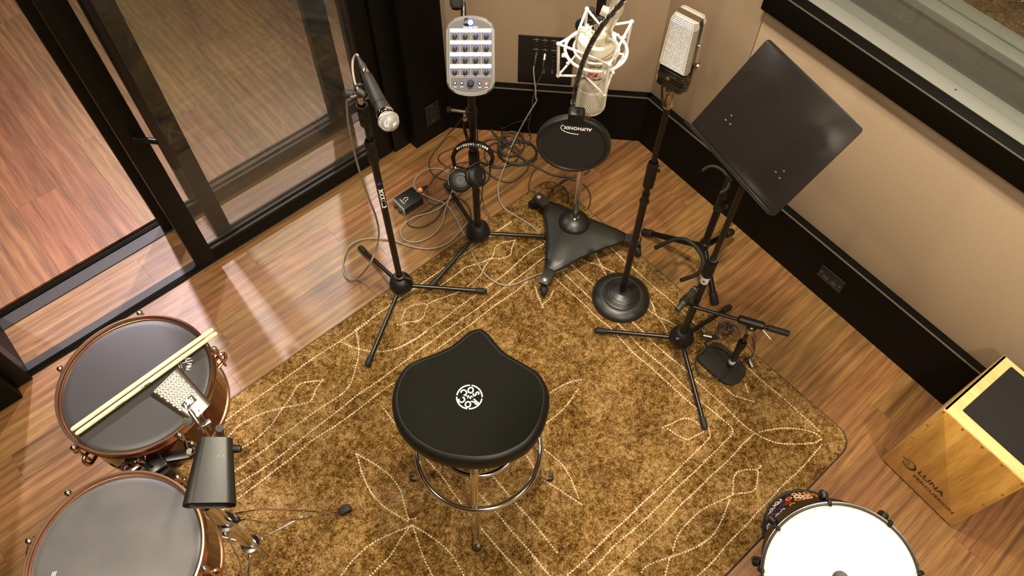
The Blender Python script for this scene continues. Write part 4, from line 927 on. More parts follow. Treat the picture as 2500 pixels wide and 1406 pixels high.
# printing on the front, upside down because the microphone hangs head down
fd = (CAM - V3((mtop.x, mtop.y, mz0))); fd.z = 0; fd.normalize(); fx = fd.cross(Z)            # text runs right-to-left in the photograph
def onmic(dx, z, r=0.0349):
    a = dx / r; n_ = (fd * cos(a) + fx * sin(a)); return frame(V3((mtop.x, mtop.y, mz0 + z)) + n_ * r, n_.cross(Z) * 1.0, z=n_)
def curved(s, size, z, m, nm):
    w = size * 0.62
    for i, ch in enumerate(s):
        if ch == ' ': continue
        dx = (i - (len(s) - 1) / 2) * w
        text(ch, size, onmic(dx, z, 0.03485), m, CM, name=nm, res=2)
curved('ATLANTIS', 0.0058, 0.134, BLKPRINT, 'letter'); curved('LAUTEN AUDIO', 0.0052, 0.104, BLKPRINT, 'letter')
Mq = onmic(0, 0.117, 0.0349); b = nb(); prism(b, [(-.0085, -.005), (.0085, -.005), (.0085, .005), (-.0085, .005)], 0, 0.0006, Mq); rb = part('red_badge', b, REDP, CM)
strokes([[(-.0055, -.0048), (.0028, .0048)], [(.0028, .0048), (.0062, .0012)]], 0.0007, Mq @ ofs((0, 0, .0005)), WHITE, CM, name='badge_slash')
# shock mount: outer ring, inner ring, upper and lower star of elastic, verticals
SM = thing('shock_mount', 'white wire shock mount holding the cream microphone', 'shock mount', (mtop.x, mtop.y, mz0 + 0.09))
zr = 0.143
def loc(a, r, z): return MC @ V3((r * cos(a), r * sin(a), z))
b = nb(); torus(b, MC @ ofs((0, 0, zr)), 0.0555, 0.0030, 56, 10); part('outer_ring', b, WHITEW, SM)
b = nb(); torus(b, MC @ ofs((0, 0, zr + 0.004)), 0.0405, 0.0021, 48, 8); part('inner_ring', b, WHITEW, SM)
base_a = math.atan2(-fd.y, -fd.x)
A4 = [base_a + rad(a) for a in (52, 142, 232, 322)]
zt, zb = 0.174, 0.100
zt_w = mz0 + zt
A4 = []
for u, v in ((1428, 10), (1370, 106), (1485, 151), (1543, 53)):
    q = P(u, v, zt_w) - V3((mtop.x, mtop.y, zt_w)); A4.append(math.atan2(q.y, q.x))
A4 = sorted(A4)
tp = [loc(a, 0.073, zt) for a in A4]; bt = [loc(a, 0.069, zb) for a in A4]
inn = [loc(a + rad(45), 0.040, zt - 0.012) for a in A4]; inb = [loc(a + rad(45), 0.0385, zb + 0.012) for a in A4]
for k in range(4):
    b = nb(); cyl(b, tp[k], bt[k], 0.0028, seg=8)
    for p_ in (tp[k], bt[k]): sph(b, p_, 0.0043, 10, 6)
    part('strut', b, WHITEW, SM)
b = nb(); loop = []
for k in range(4): loop += [tp[k], inn[k]]
for a_, c_ in zip(loop, loop[1:] + loop[:1]): cyl(b, a_, c_, 0.0023, seg=8)
part('elastic_band', b, WHITEW, SM)
b = nb(); loop = []
for k in range(4): loop += [bt[k], inb[k]]
for a_, c_ in zip(loop, loop[1:] + loop[:1]): cyl(b, a_, c_, 0.0022, seg=8)
part('elastic_band', b, WHITEW, SM)
for a in A4:
    b = nb(); a2 = a + rad(45); tube(b, cr([loc(a2, 0.0405, zr + .004), loc(a2, 0.040, zr + 0.018), loc(a2, 0.034, zr + 0.034), loc(a2, 0.020, zr + 0.036)], 5), 0.0024, 8); cyl(b, loc(a2, 0.040, zt - 0.014), loc(a2, 0.0395, zb + .012), 0.0016, seg=6)
    part('cage_arm', b, WHITEW, SM)
for a in A4:
    b = nb(); cyl(b, loc(a, 0.0555, zr), loc(a, 0.0635, zr + 0.004), 0.0042, seg=10); sph(b, loc(a + .25, 0.0600, zr - .004), 0.0036, 8, 6)
    part('ring_screw', b, WHITEW, SM)
bk = base_a + rad(-20)
s0 = loc(bk, 0.0555, zr + 0.004); s1 = T(1503, 32, 1.32); s2 = T(1516, -45, 1.26)
b = nb(); tube(b, [s0, T(1488, 68, 1.36), s1], [0.005, 0.007, 0.0095], 14); part('mount_neck', b, CREAMMIC, SM)
b = nb(); tube(b, [s1, s1 + (s2 - s1) * .1, s2 + (s1 - s2) * .1, s2], [0.0105, 0.0125, 0.0125, 0.010], 18); part('swivel_barrel', b, CREAMMIC, SM)
b = nb(); q = T(1473, 27, 1.33); cyl(b, T(1468, 24, 1.325), T(1496, 36, 1.325), 0.0085, seg=16); part('swivel_knob', b, CREAMMIC, SM)
b = nb(); cyl(b, s2, bend, 0.011); part('boom_adaptor', b, BRASSY, SM)

# --- pop filter on its gooseneck
pc = T(1400, 351, 1.48); pn = (CAM - pc); pn.z = 0.05; pn.normalize()
PF = thing('pop_filter', 'round black pop filter on a braided gooseneck below the cream microphone', 'pop filter', pc)
px_ = Z.cross(pn).normalized(); MPF = frame(pc, px_, z=pn); Rp = 183 * 1.48 / 1900 / 2
b = nb(); lathe(b, [(Rp - 0.0095, 0.006), (Rp - 0.007, 0.0078), (Rp - 0.002, 0.0072), (Rp, 0.004), (Rp, -0.004), (Rp - 0.002, -0.0072), (Rp - 0.007, -0.0078), (Rp - 0.0095, -0.006), (Rp - 0.0095, 0.006)], MPF, 64); rim = part('hoop', b, SATIN, PF)
b = nb(); lathe(b, [(0, 0.0045), (Rp - 0.009, 0.0045)], MPF, 48); part('nylon_screen', b, PAD, PF)
b = nb(); lathe(b, [(0, -0.0045), (Rp - 0.009, -0.0045)], MPF, 48); part('back_screen', b, PAD, PF)
ctop = MPF @ V3((0, Rp + 0.004, 0))
b = nb(); prism(b, rrect(0.030, 0.022, 0.006), -0.0115, 0.0115, MPF @ ofs((0.0, Rp + 0.0015, 0)), bev=0.0025); part('neck_socket', b, PLAST, PF)
text('AUPHONIX', 0.0098, MPF @ ofs((0.005, Rp - 0.0265, 0.0049)) @ M4.Rotation(pi, 4, 'Z'), WHITE, PF, off=0.00025, space=1.02)
pts = [(-0.022 + 0.0 + 0.024 * 0 - 0.002 * 0, 0)]
arc_ = [(0.0045 + 0.031 * cos(rad(a)) - 0.0, Rp - 0.0275 + 0.0135 * sin(rad(a))) for a in range(150, 290, 14)]
strokes([arc_], 0.0007, MPF @ ofs((0, 0, 0.0048)), WHITE, PF, name='printed_swoosh')
gp = [ctop + V3((0, 0, 0.006)), T(1399, 262, 1.47), T(1409, 200, 1.41), T(1432, 130, 1.32), T(1466, 69, 1.25), T(1506, 20, 1.20), T(1560, -40, 1.16), T(1640, -90, 1.16), bend + V3((0.05, 0.03, 0.04)), bend]
gg = cr(gp, 10); b = nb(); tube(b, gg, [0.0043 if i % 2 else 0.0040 for i in range(len(gg))], 10); gn = part('gooseneck', b, PLAST, PF)
bm = nb()
dense = cr(gp[:8], 42)
for s in range(6):
    for sg in (1, -1):
        tube(bm, [p + (lambda t, u: (u * cos(2 * pi * s / 6 + sg * i * .36) + t.cross(u) * sin(2 * pi * s / 6 + sg * i * .36)) * 0.0043)(*(lambda t: (t, (CR - t * CR.dot(t)).normalized()))((dense[min(i + 1, len(dense) - 1)] - dense[max(i - 1, 0)]).normalized())) for i, p in enumerate(dense)], 0.00036, 3)
part('braid', bm, STEEL, gn)
b = nb(); tube(b, [bend - V3((.02, .02, 0)), bend + V3((.02, .02, 0))], [0.016, 0.016], 14); part('boom_clip', b, PLAST, PF)

# ================================================================== ribbon microphone on the round-base stand
RX, RY = 1.959, -1.252
RS = thing('round_base_stand', 'black microphone stand with a heavy round ringed base', 'stand', (RX, RY, 0.011))
b = nb(); z0 = 0.0115
lathe(b, [(0, z0), (0.116, z0), (0.119, z0 + .004), (0.1185, z0 + .010), (0.110, z0 + .020), (0.094, z0 + .030), (0.078, z0 + .035), (0.0765, z0 + .0345), (0.075, z0 + .0365), (0.068, z0 + .0385), (0.0665, z0 + .037), (0.065, z0 + .039), (0.060, z0 + .041), (0.0585, z0 + .0395), (0.057, z0 + .0415), (0.050, z0 + .0435), (0.0485, z0 + .042), (0.047, z0 + .044), (0.030, z0 + .046), (0.018, z0 + .050), (0.017, z0 + .056), (0, z0 + .056)], ofs((RX, RY, 0)), 64); part('round_base', b, SATIN, RS, ang=50)
ztop = AX(RX, RY, 1633, 262)
b = nb(); cyl(b, (RX, RY, z0 + .05), (RX, RY, 0.70), 0.0128, seg=20); part('lower_tube', b, PAINT, RS)
b = nb(); clutch(b, RX, RY, AX(RX, RY, 1573, 490) - 0.01, AX(RX, RY, 1573, 490) + .012, 0.0165); part('locking_ring', b, PLAST, RS)
b = nb(); cyl(b, (RX, RY, 0.69), (RX, RY, ztop), 0.0095, seg=18); part('upper_tube', b, PAINT, RS)
za, zb_ = AX(RX, RY, 1578, 455), AX(RX, RY, 1596, 395)
b = nb(); clutch(b, RX, RY, za, zb_, 0.018); part('height_clutch', b, PLAST, RS)
kp = T(1612, 412, 2.49); b = nb(); cyl(b, (RX, RY, (za + zb_) / 2 + .03), kp, 0.009, 0.012, 12); part('clutch_knob', b, PLAST, RS)
RM = thing('ribbon_microphone', 'vintage style ribbon microphone with silver mesh body and black banded base', 'microphone', (RX, RY, ztop))
def zz(u, v): return AX(RX, RY, u, v)
zA, zB, zC, zD = ztop, zz(1640, 203), zz(1652, 153), zz(1692, 38)
RMF = frame(V3((RX, RY, 0)), (0.16, -0.987, 0), z=Z)         # x across the face, y away from the camera
MRo = V3((0.012, 0.010, 0))
w_, d_2 = 0.086, 0.060
def oct_(w, d, c): return [(w / 2 - c, -d / 2), (w / 2, -d / 2 + c), (w / 2, d / 2 - c), (w / 2 - c, d / 2), (-w / 2 + c, d / 2), (-w / 2, d / 2 - c), (-w / 2, -d / 2 + c), (-w / 2 + c, -d / 2)]
RMF = RMF @ ofs((0, 0.0, 0))
def rsize(z):
    f = (z - zC) / (zD - zC); t = max(0.0, (z - (zD - .016)) / 0.016)
    return w_ * (1 - .13 * f - .10 * t), d_2 * (1 - .10 * f - .16 * t), .0055
def ringat(z):
    w, d, c = rsize(z); return [RMF @ V3((x, y, z)) for x, y in oct_(w + .0012, d + .0012, c)]
b = nb(); loft(b, [[RMF @ V3((x, y, z)) for x, y in oct_(rsize(z)[0] - .003, rsize(z)[1] - .003, .005)] for z in (zC, zD - .016, zD - .001)]); core = part('inner_screen', b, DARKGAP, RM)
bm = nb(); nrow = 40
ring0 = ringat(zC); npts = 60
def along(ring, n):
    per = [(ring[(i + 1) % 8] - ring[i]).length for i in range(8)]; tot = sum(per); out = []
    for k in range(n):
        s = tot * k / n
        for i in range(8):
            if s <= per[i]: out.append(ring[i].lerp(ring[(i + 1) % 8], s / per[i])); break
            s -= per[i]
    return out
RR = [along(ringat(zC + (zD - zC) * j / nrow), npts) for j in range(nrow + 1)]
gap = lambda k: False
for j in range(nrow + 1): tube(bm, RR[j], 0.00125, 4, closed=True)
for k in range(npts):
    tube(bm, [RR[j][k] for j in range(nrow + 1)], 0.0009, 4)
part('mesh_body', bm, MESHC, RM)
# side and top spine bars
b = nb()
for sg in (-1, 1):
    zs_ = (zC - .002, zD - .016, zD + .001); xs = [(rsize(z)[0] / 2 + 0.0016) * sg for z in zs_]
    loft(b, [[RMF @ V3((x + dx, dy, z)) for dx, dy in ((-.003, -.0085), (.0008, -.0085), (.0008, .0085), (-.003, .0085))] for x, z in zip(xs, zs_)])
xa = rsize(zD)[0] / 2 + .002; box2(b, (-xa, -.0085, zD - .002), (xa, .0085, zD + .0012), RMF); part('spine_band', b, SPINE, RM)
for sg, zq in ((-1, zD - 0.14), (1, zD - 0.075)):
    b = nb(); cyl(b, RMF @ V3((sg * (w_ / 2 + .001), 0, zq)), RMF @ V3((sg * (w_ / 2 + .007), 0, zq)), 0.0035, 0.0028, 10); part('side_screw', b, BRASSY, RM)
b = nb(); loft(b, [[RMF @ V3((x, y, z)) for x, y in rrect(w_ * k, d_2 * k2, .010 * k)] for k, k2, z in ((0.80, .80, zB - .003), (.95, .94, zB), (.98, .97, zB + (zC - zB) * .5), (1.0, 1.0, zC), (.97, .97, zC + .002))]); part('lower_housing', b, GLOSSBLK, RM, ang=50)
for f in (0.10, 0.20, 0.30, 0.64, 0.74, 0.84):
    z = zB + (zC - zB) * f; k = .955 + .04 * f; k2 = .945 + .05 * f
    b = nb(); tube(b, [RMF @ V3((x, y, z)) for x, y in rrect(w_ * k + .003, d_2 * k2 + .003, .010 * k)], 0.0011, 6, closed=True); part('trim_ring', b, CHROME, RM)
b = nb(); lathe(b, [(0, .001), (0.0055, .0008), (0.006, 0)], frame(RMF @ V3((-0.006, -d_2 * .49, zB + (zC - zB) * .48)), RMF.to_3x3().col[0], z=-RMF.to_3x3().col[1]), 16); part('round_badge', b, STEEL, RM)
b = nb(); yk = w_ / 2 + .006
tube(b, cr([RMF @ V3((yk, .0, zC + .02)), RMF @ V3((yk - .001, .004, zB + .03)), RMF @ V3((yk - .006, .004, zB - .006)), RMF @ V3((yk - .022, .003, zB - .010)), RMF @ V3((0.004, .002, zB - .012))], 5), 0.0036, 8); part('yoke_arm', b, BRASSY, RM)
b = nb(); M = frame(RMF @ V3((w_ / 2 + .004, 0, zC + .021)), (0, 0, 1), z=RMF.to_3x3().col[0]); lathe(b, [(0, .016), (.0105, .015), (.0115, .010), (.0075, .006), (.005, 0)], M, 18); part('thumb_screw', b, BRASSY, RM)
b = nb(); MR2 = ofs((RX, RY, 0)); h = zB - 0.008 - zA
lathe(b, [(0, zA), (.0125, zA), (.0150, zA + .004), (.0150, zA + .010), (.0125, zA + .014), (.0105, zA + h * .45), (.0125, zA + h * .70), (.0165, zA + h * .76), (.0165, zA + h * .88), (.014, zA + h * .92), (.016, zA + h), (0, zA + h)], MR2, 28); part('swivel_mount', b, BRASSY, RM)
b = nb(); tube(b, cr([RMF @ V3((-.020, -.006, zB)), RMF @ V3((-.024, -.012, zB - .02)), RMF @ V3((-.017, -.014, zB - .05)), RMF @ V3((-.010, -.012, zA + .01))], 6), 0.0034, 8); part('cable_tail', b, GREYMIC, RM)

# ================================================================== music stand
MSX, MSY = 1.974, -1.554
feet = [P(1453, 806, 0.028), P(1722, 1047, 0.028), P(1784, 748, 0.028)]
MT, hub = tripod('music_stand', 'black tripod music stand with a wide flat tilted desk', MSX, MSY, feet, 0.085, 0.048, AX(MSX, MSY, 1742, 632), 1.16, rl=0.0145, ru=0.0095, mid=False)
zc_ = AX(MSX, MSY, 1742, 632)
b = nb(); clutch(b, MSX, MSY, zc_ - 0.10, zc_, 0.0195); part('height_clutch', b, PLAST, MT)
b = nb(); torus(b, ofs((MSX, MSY, zc_ + .001)), 0.013, 0.002, 20, 6); part('clutch_ring', b, STEEL, MT)
zl = AX(MSX, MSY, 1722, 679); b = nb(); lathe(b, [(0.0149, zl - .021), (0.0152, zl - .020), (0.0152, zl + .020), (0.0149, zl + .021)], ofs((MSX, MSY, 0)), 24); part('white_label_wrap', b, LABELW, MT)
b = nb(); q = on_tube(MSX, MSY, zl, (CAM - V3((MSX, MSY, zl))).xy.to_3d().normalized(), .0152, (1, 0, 0)); box(b, (0, 0, .0002), (.006, .009, .0004), q); part('label_print', b, DARKPRINT, MT)
b = nb(); q = P(1655, 851, .06); cyl(b, (MSX, MSY, .07), q, 0.009, seg=12); part('hub_knob', b, PLAST, MT)
b = nb(); box(b, (0, 0, 0), (.012, .006, .016), frame(T(1653, 826, 2.945), CR, z=-CF)); part('hub_latch', b, SATIN, MT)
de1 = V3((-0.213, -0.977, 0)).normalized(); de2 = V3((0.636, -0.135, 0.76)); de2 = (de2 - de1 * de2.dot(de1)).normalized(); dn = de1.cross(de2)
if dn.dot(CAM - V3((1.98, -1.55, 1.25))) < 0: dn = -dn
A_ = T(1694, 304, 2.17); DM = frame(A_, de1, z=dn); inv = DM.inverted()
if DM.to_3x3().col[1].dot(de2) < 0: DM = frame(A_, -de1, z=dn); inv = DM.inverted()
cs = [inv @ PL(u, v, A_, dn) for u, v in ((1694, 304), (1896, 532), (2104, 312), (1872, 86))]
xs = [c.x for c in cs]; ys = [c.y for c in cs]
x0, x1 = (cs[0].x + cs[3].x) / 2, (cs[1].x + cs[2].x) / 2; y0, y1 = (cs[0].y + cs[1].y) / 2, (cs[2].y + cs[3].y) / 2
xa, xb = min(x0, x1), max(x0, x1)
poly = [(xa, y0), (xb, y0)] + [(xb - .012 + .012 * cos(rad(t)), y1 - .012 + .012 * sin(rad(t))) for t in (0, 30, 60, 90)] + [(xa + .012 - .012 * sin(rad(t)), y1 - .012 + .012 * cos(rad(t))) for t in (0, 30, 60, 90)]
b = nb(); prism(b, poly, -0.0022, 0.0, DM, bev=0.0005); dk = part('desk_panel', b, BROWNBLK, MT)
b = nb(); box2(b, (xa, y0 - .003, -.0022), (xb, y0, .042), DM, bev=0.0008); box2(b, (xa, y0, .0395), (xb, y0 + .007, .042), DM, bev=0.0006); part('desk_ledge', b, BROWNBLK, MT)
for u, v in ((1785, 282), (1771, 293), (1782, 303), (1893, 420), (1913, 418), (1903, 435)):
    q = inv @ PL(u, v, A_, dn); b = nb(); lathe(b, [(0, .0022), (.002, .0018), (.0033, 0)], DM @ ofs((q.x, q.y, 0)), 12); part('rivet', b, STEEL, dk)
top_ = V3((MSX, MSY, 1.15)); dcn = DM @ V3(((xa + xb) / 2, (y0 + y1) * .42, -0.012))
b = nb(); cyl(b, top_ - Z * .03, top_ + Z * .012, 0.014); cyl(b, top_, dcn, 0.011); box(b, ((xa + xb) / 2, (y0 + y1) * .42, -.007), (.17, .035, .009), DM, bev=.002); part('tilt_bracket', b, PLAST, MT)

# ================================================================== guitar stand behind
GX, GY = 2.301, -1.356
GS = thing('guitar_stand', 'black tubular guitar stand with curved padded yokes behind the music stand', 'guitar stand', (GX, GY, 0))
gh = AX(GX, GY, 1715, 600)
gt = AX(GX, GY, 1788, 440)
b = nb(); cyl(b, (GX, GY, gh - .03), (GX, GY, 0.50), 0.0145, seg=16); part('lower_tube', b, PAINT, GS)
b = nb(); cyl(b, (GX, GY, 0.48), (GX, GY, gt), 0.0115, seg=16); part('upper_tube', b, PAINT, GS)
b = nb(); zc2 = AX(GX, GY, 1759, 507); clutch(b, GX, GY, zc2 - .02, zc2 + .02, 0.019); cyl(b, (GX, GY, zc2), T(1774, 504, 2.87), 0.009); part('height_clutch', b, PLAST, GS)
hb_ = V3((GX, GY, gh)); b = nb(); tube(b, [hb_ - Z * .035, hb_ - Z * .03, hb_ + Z * .03, hb_ + Z * .035], [.015, .021, .021, .016], 16); part('leg_hub', b, PAINT, GS)
for (u, v, z) in ((1571, 566, .018), (1746, 742, .018), (1773, 575, .15)):
    e = P(u, v, z) if z < .1 else PL(1773, 574, V3((GX + .09, GY + .03, 0)), V3((.95, .3, 0)))
    if z > .1: e = P(1786, 566, 0.06)
    b = nb(); cyl(b, hb_, e, 0.0125, seg=14); lg = part('leg', b, PAINT, GS); dd = (e - hb_).normalized()
    b = nb(); tube(b, [e - dd * .05, e - dd * .048, e - dd * .002, e + dd * .004], [.0135, .0165, .0165, .012], 14); part('rubber_foot', b, RUBBER, lg)
zy = gh + 0.035
yk = [P(1600, 605, zy + .03), P(1628, 592, zy + .02), P(1652, 583, zy + .01), P(1680, 588, zy), P(1704, 608, zy), P(1716, 632, zy), P(1714, 655, zy), P(1700, 670, zy + .01), P(1680, 678, zy + .02), P(1663, 684, zy + .03)]
b = nb(); tube(b, cr(yk, 5), 0.0085, 12); part('lower_yoke', b, RUBBER, GS)
zu = gt - 0.01
uk = [P(1714, 417, zu), P(1727, 408, zu), P(1743, 406, zu), P(1762, 415, zu), P(1776, 432, zu), P(1779, 450, zu), P(1771, 464, zu), P(1757, 471, zu)]
b = nb(); tube(b, cr(uk, 5), 0.0062, 10); part('neck_yoke', b, RUBBER, GS)
b = nb(); cyl(b, P(1776, 432, zu), (GX, GY, gt), 0.008); part('yoke_stem', b, PAINT, GS)

# ================================================================== low desk stand with boom
BX, BY = 2.050, -1.750
BS = thing('desk_microphone_stand', 'low black microphone stand with D-shaped base and short boom on the rug edge', 'stand', (BX, BY, 0.011))
bp_ = [P(u, v, .028) for u, v in ((1702, 876), (1716, 860), (1735, 840), (1749, 834), (1764, 840), (1790, 862), (1812, 883), (1821, 900), (1819, 917), (1806, 932), (1786, 939), (1767, 933), (1740, 912), (1715, 889))]
b = nb(); loft(b, [[V3((p.x, p.y, z)) + (cc - p) * k for p in bp_] for z, k in ((.0117, .03), (.015, 0), (.026, 0), (.0285, .03)) for cc in [sum(bp_, V3()) / len(bp_)]]); part('base', b, SATIN, BS, ang=30)
zbt = AX(BX, BY, 1836, 800)
b = nb(); cyl(b, (BX, BY, .028), (BX, BY, .20), 0.0125, seg=18); part('lower_tube', b, PAINT, BS)
b = nb(); lathe(b, [(0.0129, .062), (0.0132, .063), (0.0132, .085), (0.0129, .086)], ofs((BX, BY, 0)), 20); part('white_label_wrap', b, LABELW, BS)
b = nb(); cyl(b, (BX, BY, .19), (BX, BY, zbt), 0.0085, seg=16); part('upper_tube', b, GLOSSBLK, BS)
b = nb(); clutch(b, BX, BY, .185, .235, 0.016); part('height_clutch', b, PLAST, BS)
b = nb(); lathe(b, [(.009, zbt - .035), (.0125, zbt - .032), (.0125, zbt - .024), (.0095, zbt - .021), (.0125, zbt - .018), (.0125, zbt - .008), (.009, zbt - .004)], ofs((BX, BY, 0)), 18); part('chrome_collar', b, CHROME, BS)
zbm = zbt + 0.025
pA, pB, pC, pD, pE = P(1690, 748, zbm - .01), P(1802, 778, zbm), P(1866, 797, zbm), P(1868, 798, zbm), P(1927, 815, zbm)
b = nb(); cyl(b, pA, pE, 0.0068, seg=14); part('boom_arm', b, PAINT, BS)
dd = (pC - pB).normalized(); b = nb(); tube(b, [pB, pB + dd * .004, pC - dd * .004, pC], [.011, .0155, .0155, .012], 14); part('boom_sleeve', b, PLAST, BS)
b = nb(); tube(b, [pD + (pE - pD).normalized() * .006, pD + (pE - pD).normalized() * .01, pE - (pE - pD).normalized() * .004, pE], [.008, .0115, .0115, .010], 14); part('rubber_grip', b, RUBBER, BS)
b = nb(); cyl(b, pC - dd * .012 - Z * .01, P(1883, 830, zbm - .03), 0.0022, seg=8); sph(b, P(1883, 830, zbm - .03), .0045, 10, 6); part('tension_screw', b, STEEL, BS)
b = nb(); q = (pB + pC) / 2; Mh = frame(V3((BX, BY, zbt + .012)), dd, y=Z); lathe(b, [(0, -.014), (.017, -.013), (.019, -.006), (.019, .006), (.017, .013), (0, .014)], Mh, 20); cyl(b, V3((BX, BY, zbt + .01)), q, .010); part('tilt_joint', b, PLAST, BS)
b = nb(); lathe(b, [(0, .0165), (.006, .016), (.0075, .013), (.0075, .0)], Mh, 14); part('joint_bolt', b, STEEL, BS)
# small condenser microphone at the end of the boom
n0, n1 = T(1653, 757, 2.66), T(1699, 705, 2.72)
SMC = thing('pencil_microphone', 'small black pencil microphone on the end of the low boom', 'microphone', n0)
da = (n1 - n0).normalized(); LN = (n1 - n0).length; MN = frame(n0, da.orthogonal(), z=da)
b = nb(); lathe(b, [(0, 0), (.009, 0), (.0105, .002), (.0105, LN * .22), (.0116, LN * .25), (.0135, LN * .30), (.0135, LN * .9), (.012, LN * .93)], MN, 22); bd = part('body', b, GREYMIC, SMC)
b = nb(); lathe(b, [(.0137, LN * .58), (.0139, LN * .59), (.0139, LN * .60), (.0137, LN * .61)], MN, 22); part('seam_ring', b, PLAST, SMC)
b = nb(); lathe(b, [(.0137, LN * .885), (.0141, LN * .89), (.0141, LN * .925), (.0132, LN * .93)], MN, 24); part('chrome_ring', b, CHROME, SMC)
b = nb(); lathe(b, [(.0128, LN * .92), (.0128, LN * 1.0), (.010, LN * 1.04), (0, LN * 1.05)], MN, 22); part('grille', b, GREYMIC, SMC)
b = nb(); mm_ = n0.lerp(n1, .42); cyl(b, pA, mm_ + (pA - mm_).normalized() * .016, .006); lathe(b, [(.0145, -.012), (.0165, -.012), (.0165, .012), (.0145, .012)], frame(mm_, da.orthogonal(), z=da), 20); part('microphone_holder', b, PLAST, BS)
# ================================================================== saddle stool
SCx, SCy = 1.046, -1.452
STL = thing('saddle_stool', 'round chrome stool with black saddle shaped seat and white emblem', 'stool', (SCx, SCy, 0.011))
zs = 0.640
out = [(1160, 806), (1178, 806), (1198, 821), (1214, 841), (1236, 863), (1271, 884), (1308, 906), (1327, 927), (1340, 956), (1342, 984), (1336, 1018), (1321, 1056), (1294, 1092), (1258, 1115), (1215, 1131), (1165, 1137), (1110, 1133), (1068, 1123), (1030, 1105), (995, 1079), (970, 1045), (959, 1012), (956, 974), (966, 934), (987, 900), (1017, 881), (1062, 864), (1096, 849), (1119, 832), (1141, 814)]
oc = cr([P(u, v, zs) for u, v in out], 4, closed=True); sc0 = sum(oc, V3()) / len(oc)
nrm2 = []
for i, p in enumerate(oc):
    t = (oc[(i + 1) % len(oc)] - oc[i - 1]).normalized(); n_ = V3((t.y, -t.x, 0)); nrm2.append(n_ if n_.dot(p - sc0) > 0 else -n_)
def so(off, dz): return [V3((p.x - n.x * off, p.y - n.y * off, zs + dz)) for p, n in zip(oc, nrm2)]
b = nb(); loft(b, [so(.030, -.052), so(.012, -.050), so(.003, -.040), so(0, -.022), so(0, -.006), so(.0035, .010), so(.010, .0195), so(.019, .0232)], cap1=False); part('seat_side', b, VINYL, STL, ang=60)
def domed(off, base, k):
    return [V3((sc0.x + (p.x - sc0.x) * k, sc0.y + (p.y - sc0.y) * k, zs + base)) for p in so(off, 0)]
b = nb(); loft(b, [so(.0185, .0232), so(.030, .0258), domed(.030, .0275, .8), domed(.03, .0282, .5), domed(.03, .0284, .2)]); part('seat_top', b, SUEDE, STL, ang=60)
b = nb(); tube(b, so(.0188, .0236), 0.0006, 6, closed=True); part('seat_piping', b, THREAD, STL)
# emblem (reads the right way from the far side of the stool)
ez = zs + .0290
ec = P(1146, 969, ez); et = P(1150, 938, ez); er = P(1179, 972, ez)
RE = (P(1179, 971, ez) - P(1114, 967, ez)).length / 2
exv = (P(1100, 962, ez) - P(1190, 975, ez)).normalized()
ME = frame(ec, exv, y=Z.cross(exv))
rot = ME
bm = nb()
for q in range(4):
    for j in range(14):
        a0 = rad(90 * q + 4 + 82 * j / 14 + 4); a1 = rad(90 * q + 4 + 82 * (j + 1) / 14 + 4)
        v = [bm.verts.new(ME @ V3((r * cos(a), r * sin(a), 0.0004))) for r, a in ((RE * .90, a0), (RE, a0), (RE, a1), (RE * .90, a1))]
        bm.faces.new(v)
part('emblem_ring', bm, WHITE, STL)
for s_, aa, fl in (('ROC', (145, 90, 35), 1), ('SOC', (215, 270, 325), -1)):
    for ch, a in zip(s_, aa):
        a = rad(a); p = V3((cos(a), sin(a), 0)) * RE * .58
        r_ = a - pi / 2 if fl > 0 else a + pi / 2
        text(ch, RE * .72, ME @ ofs(p + V3((0, 0, .0004))) @ M4.Rotation(r_, 4, 'Z'), WHITE, STL, name='emblem_letter', off=RE * .022, sx=0.85)
text('-N-', RE * .40, ME @ ofs((0, 0, .0004)), WHITE, STL, name='emblem_letter', off=RE * .008)
# frame: swivel plate, column, upper ring, foot ring, four bent legs
ctr = V3((SCx, SCy, 0))
b = nb(); lathe(b, [(0, zs - .050), (.13, zs - .050), (.13, zs - .056), (.05, zs - .062), (.035, zs - .08), (.035, zs - .13), (0, zs - .13)], ofs(ctr), 36); part('seat_plate', b, PAINT, STL)
b = nb(); cyl(b, ctr + Z * .32, ctr + Z * (zs - .06), 0.018, seg=20); part('seat_screw', b, CHROME, STL)
ur_z, ur_r = 0.450, 0.146
b = nb(); torus(b, ofs((SCx, SCy, ur_z)), ur_r - .012, 0.0095, 56, 12); part('upper_ring', b, CHROME, STL)
fr_z, fr_r = 0.318, 0.199
b = nb(); torus(b, ofs((SCx, SCy, fr_z)), fr_r, 0.0105, 72, 12); part('foot_ring', b, CHROME, STL)
for u, v in ((1009, 1166), (1344, 1166), (1165, 1333), None and (0, 0) or (0, 0)):
    if u: f_ = P(u, v, .014); d0 = (f_ - ctr); d0.z = 0; d0.normalize()
    else: d0 = -(P(1165, 1333, .014) - ctr); d0.z = 0; d0.normalize()
    pts = [ctr + d0 * r + Z * z for r, z in ((.030, .500), (.085, .522), (.128, .505), (.150, .46), (.166, .40), (.1865, .318), (.2005, .20), (.209, .10), (.215, .06), (.228, .035), (.243, .026))]
    b = nb(); tube(b, cr(pts, 5), 0.0132, 12); lg = part('leg', b, CHROME, STL)
    fo = ctr + d0 * .2435
    b = nb(); lathe(b, [(0, .0105), (.0145, .0105), (.0155, .014), (.0155, .028), (.0135, .034), (0, .034)], ofs((fo.x, fo.y, 0)), 18); part('glide', b, RUBBER, lg)
    b = nb(); M = frame(ctr + d0 * (.1865 + .011) + Z * .318, Z, z=d0); lathe(b, [(0, .007), (.0045, .0065), (.0065, .003), (.0065, -.002)], M, 12); part('ring_bolt', b, CHROME, lg)

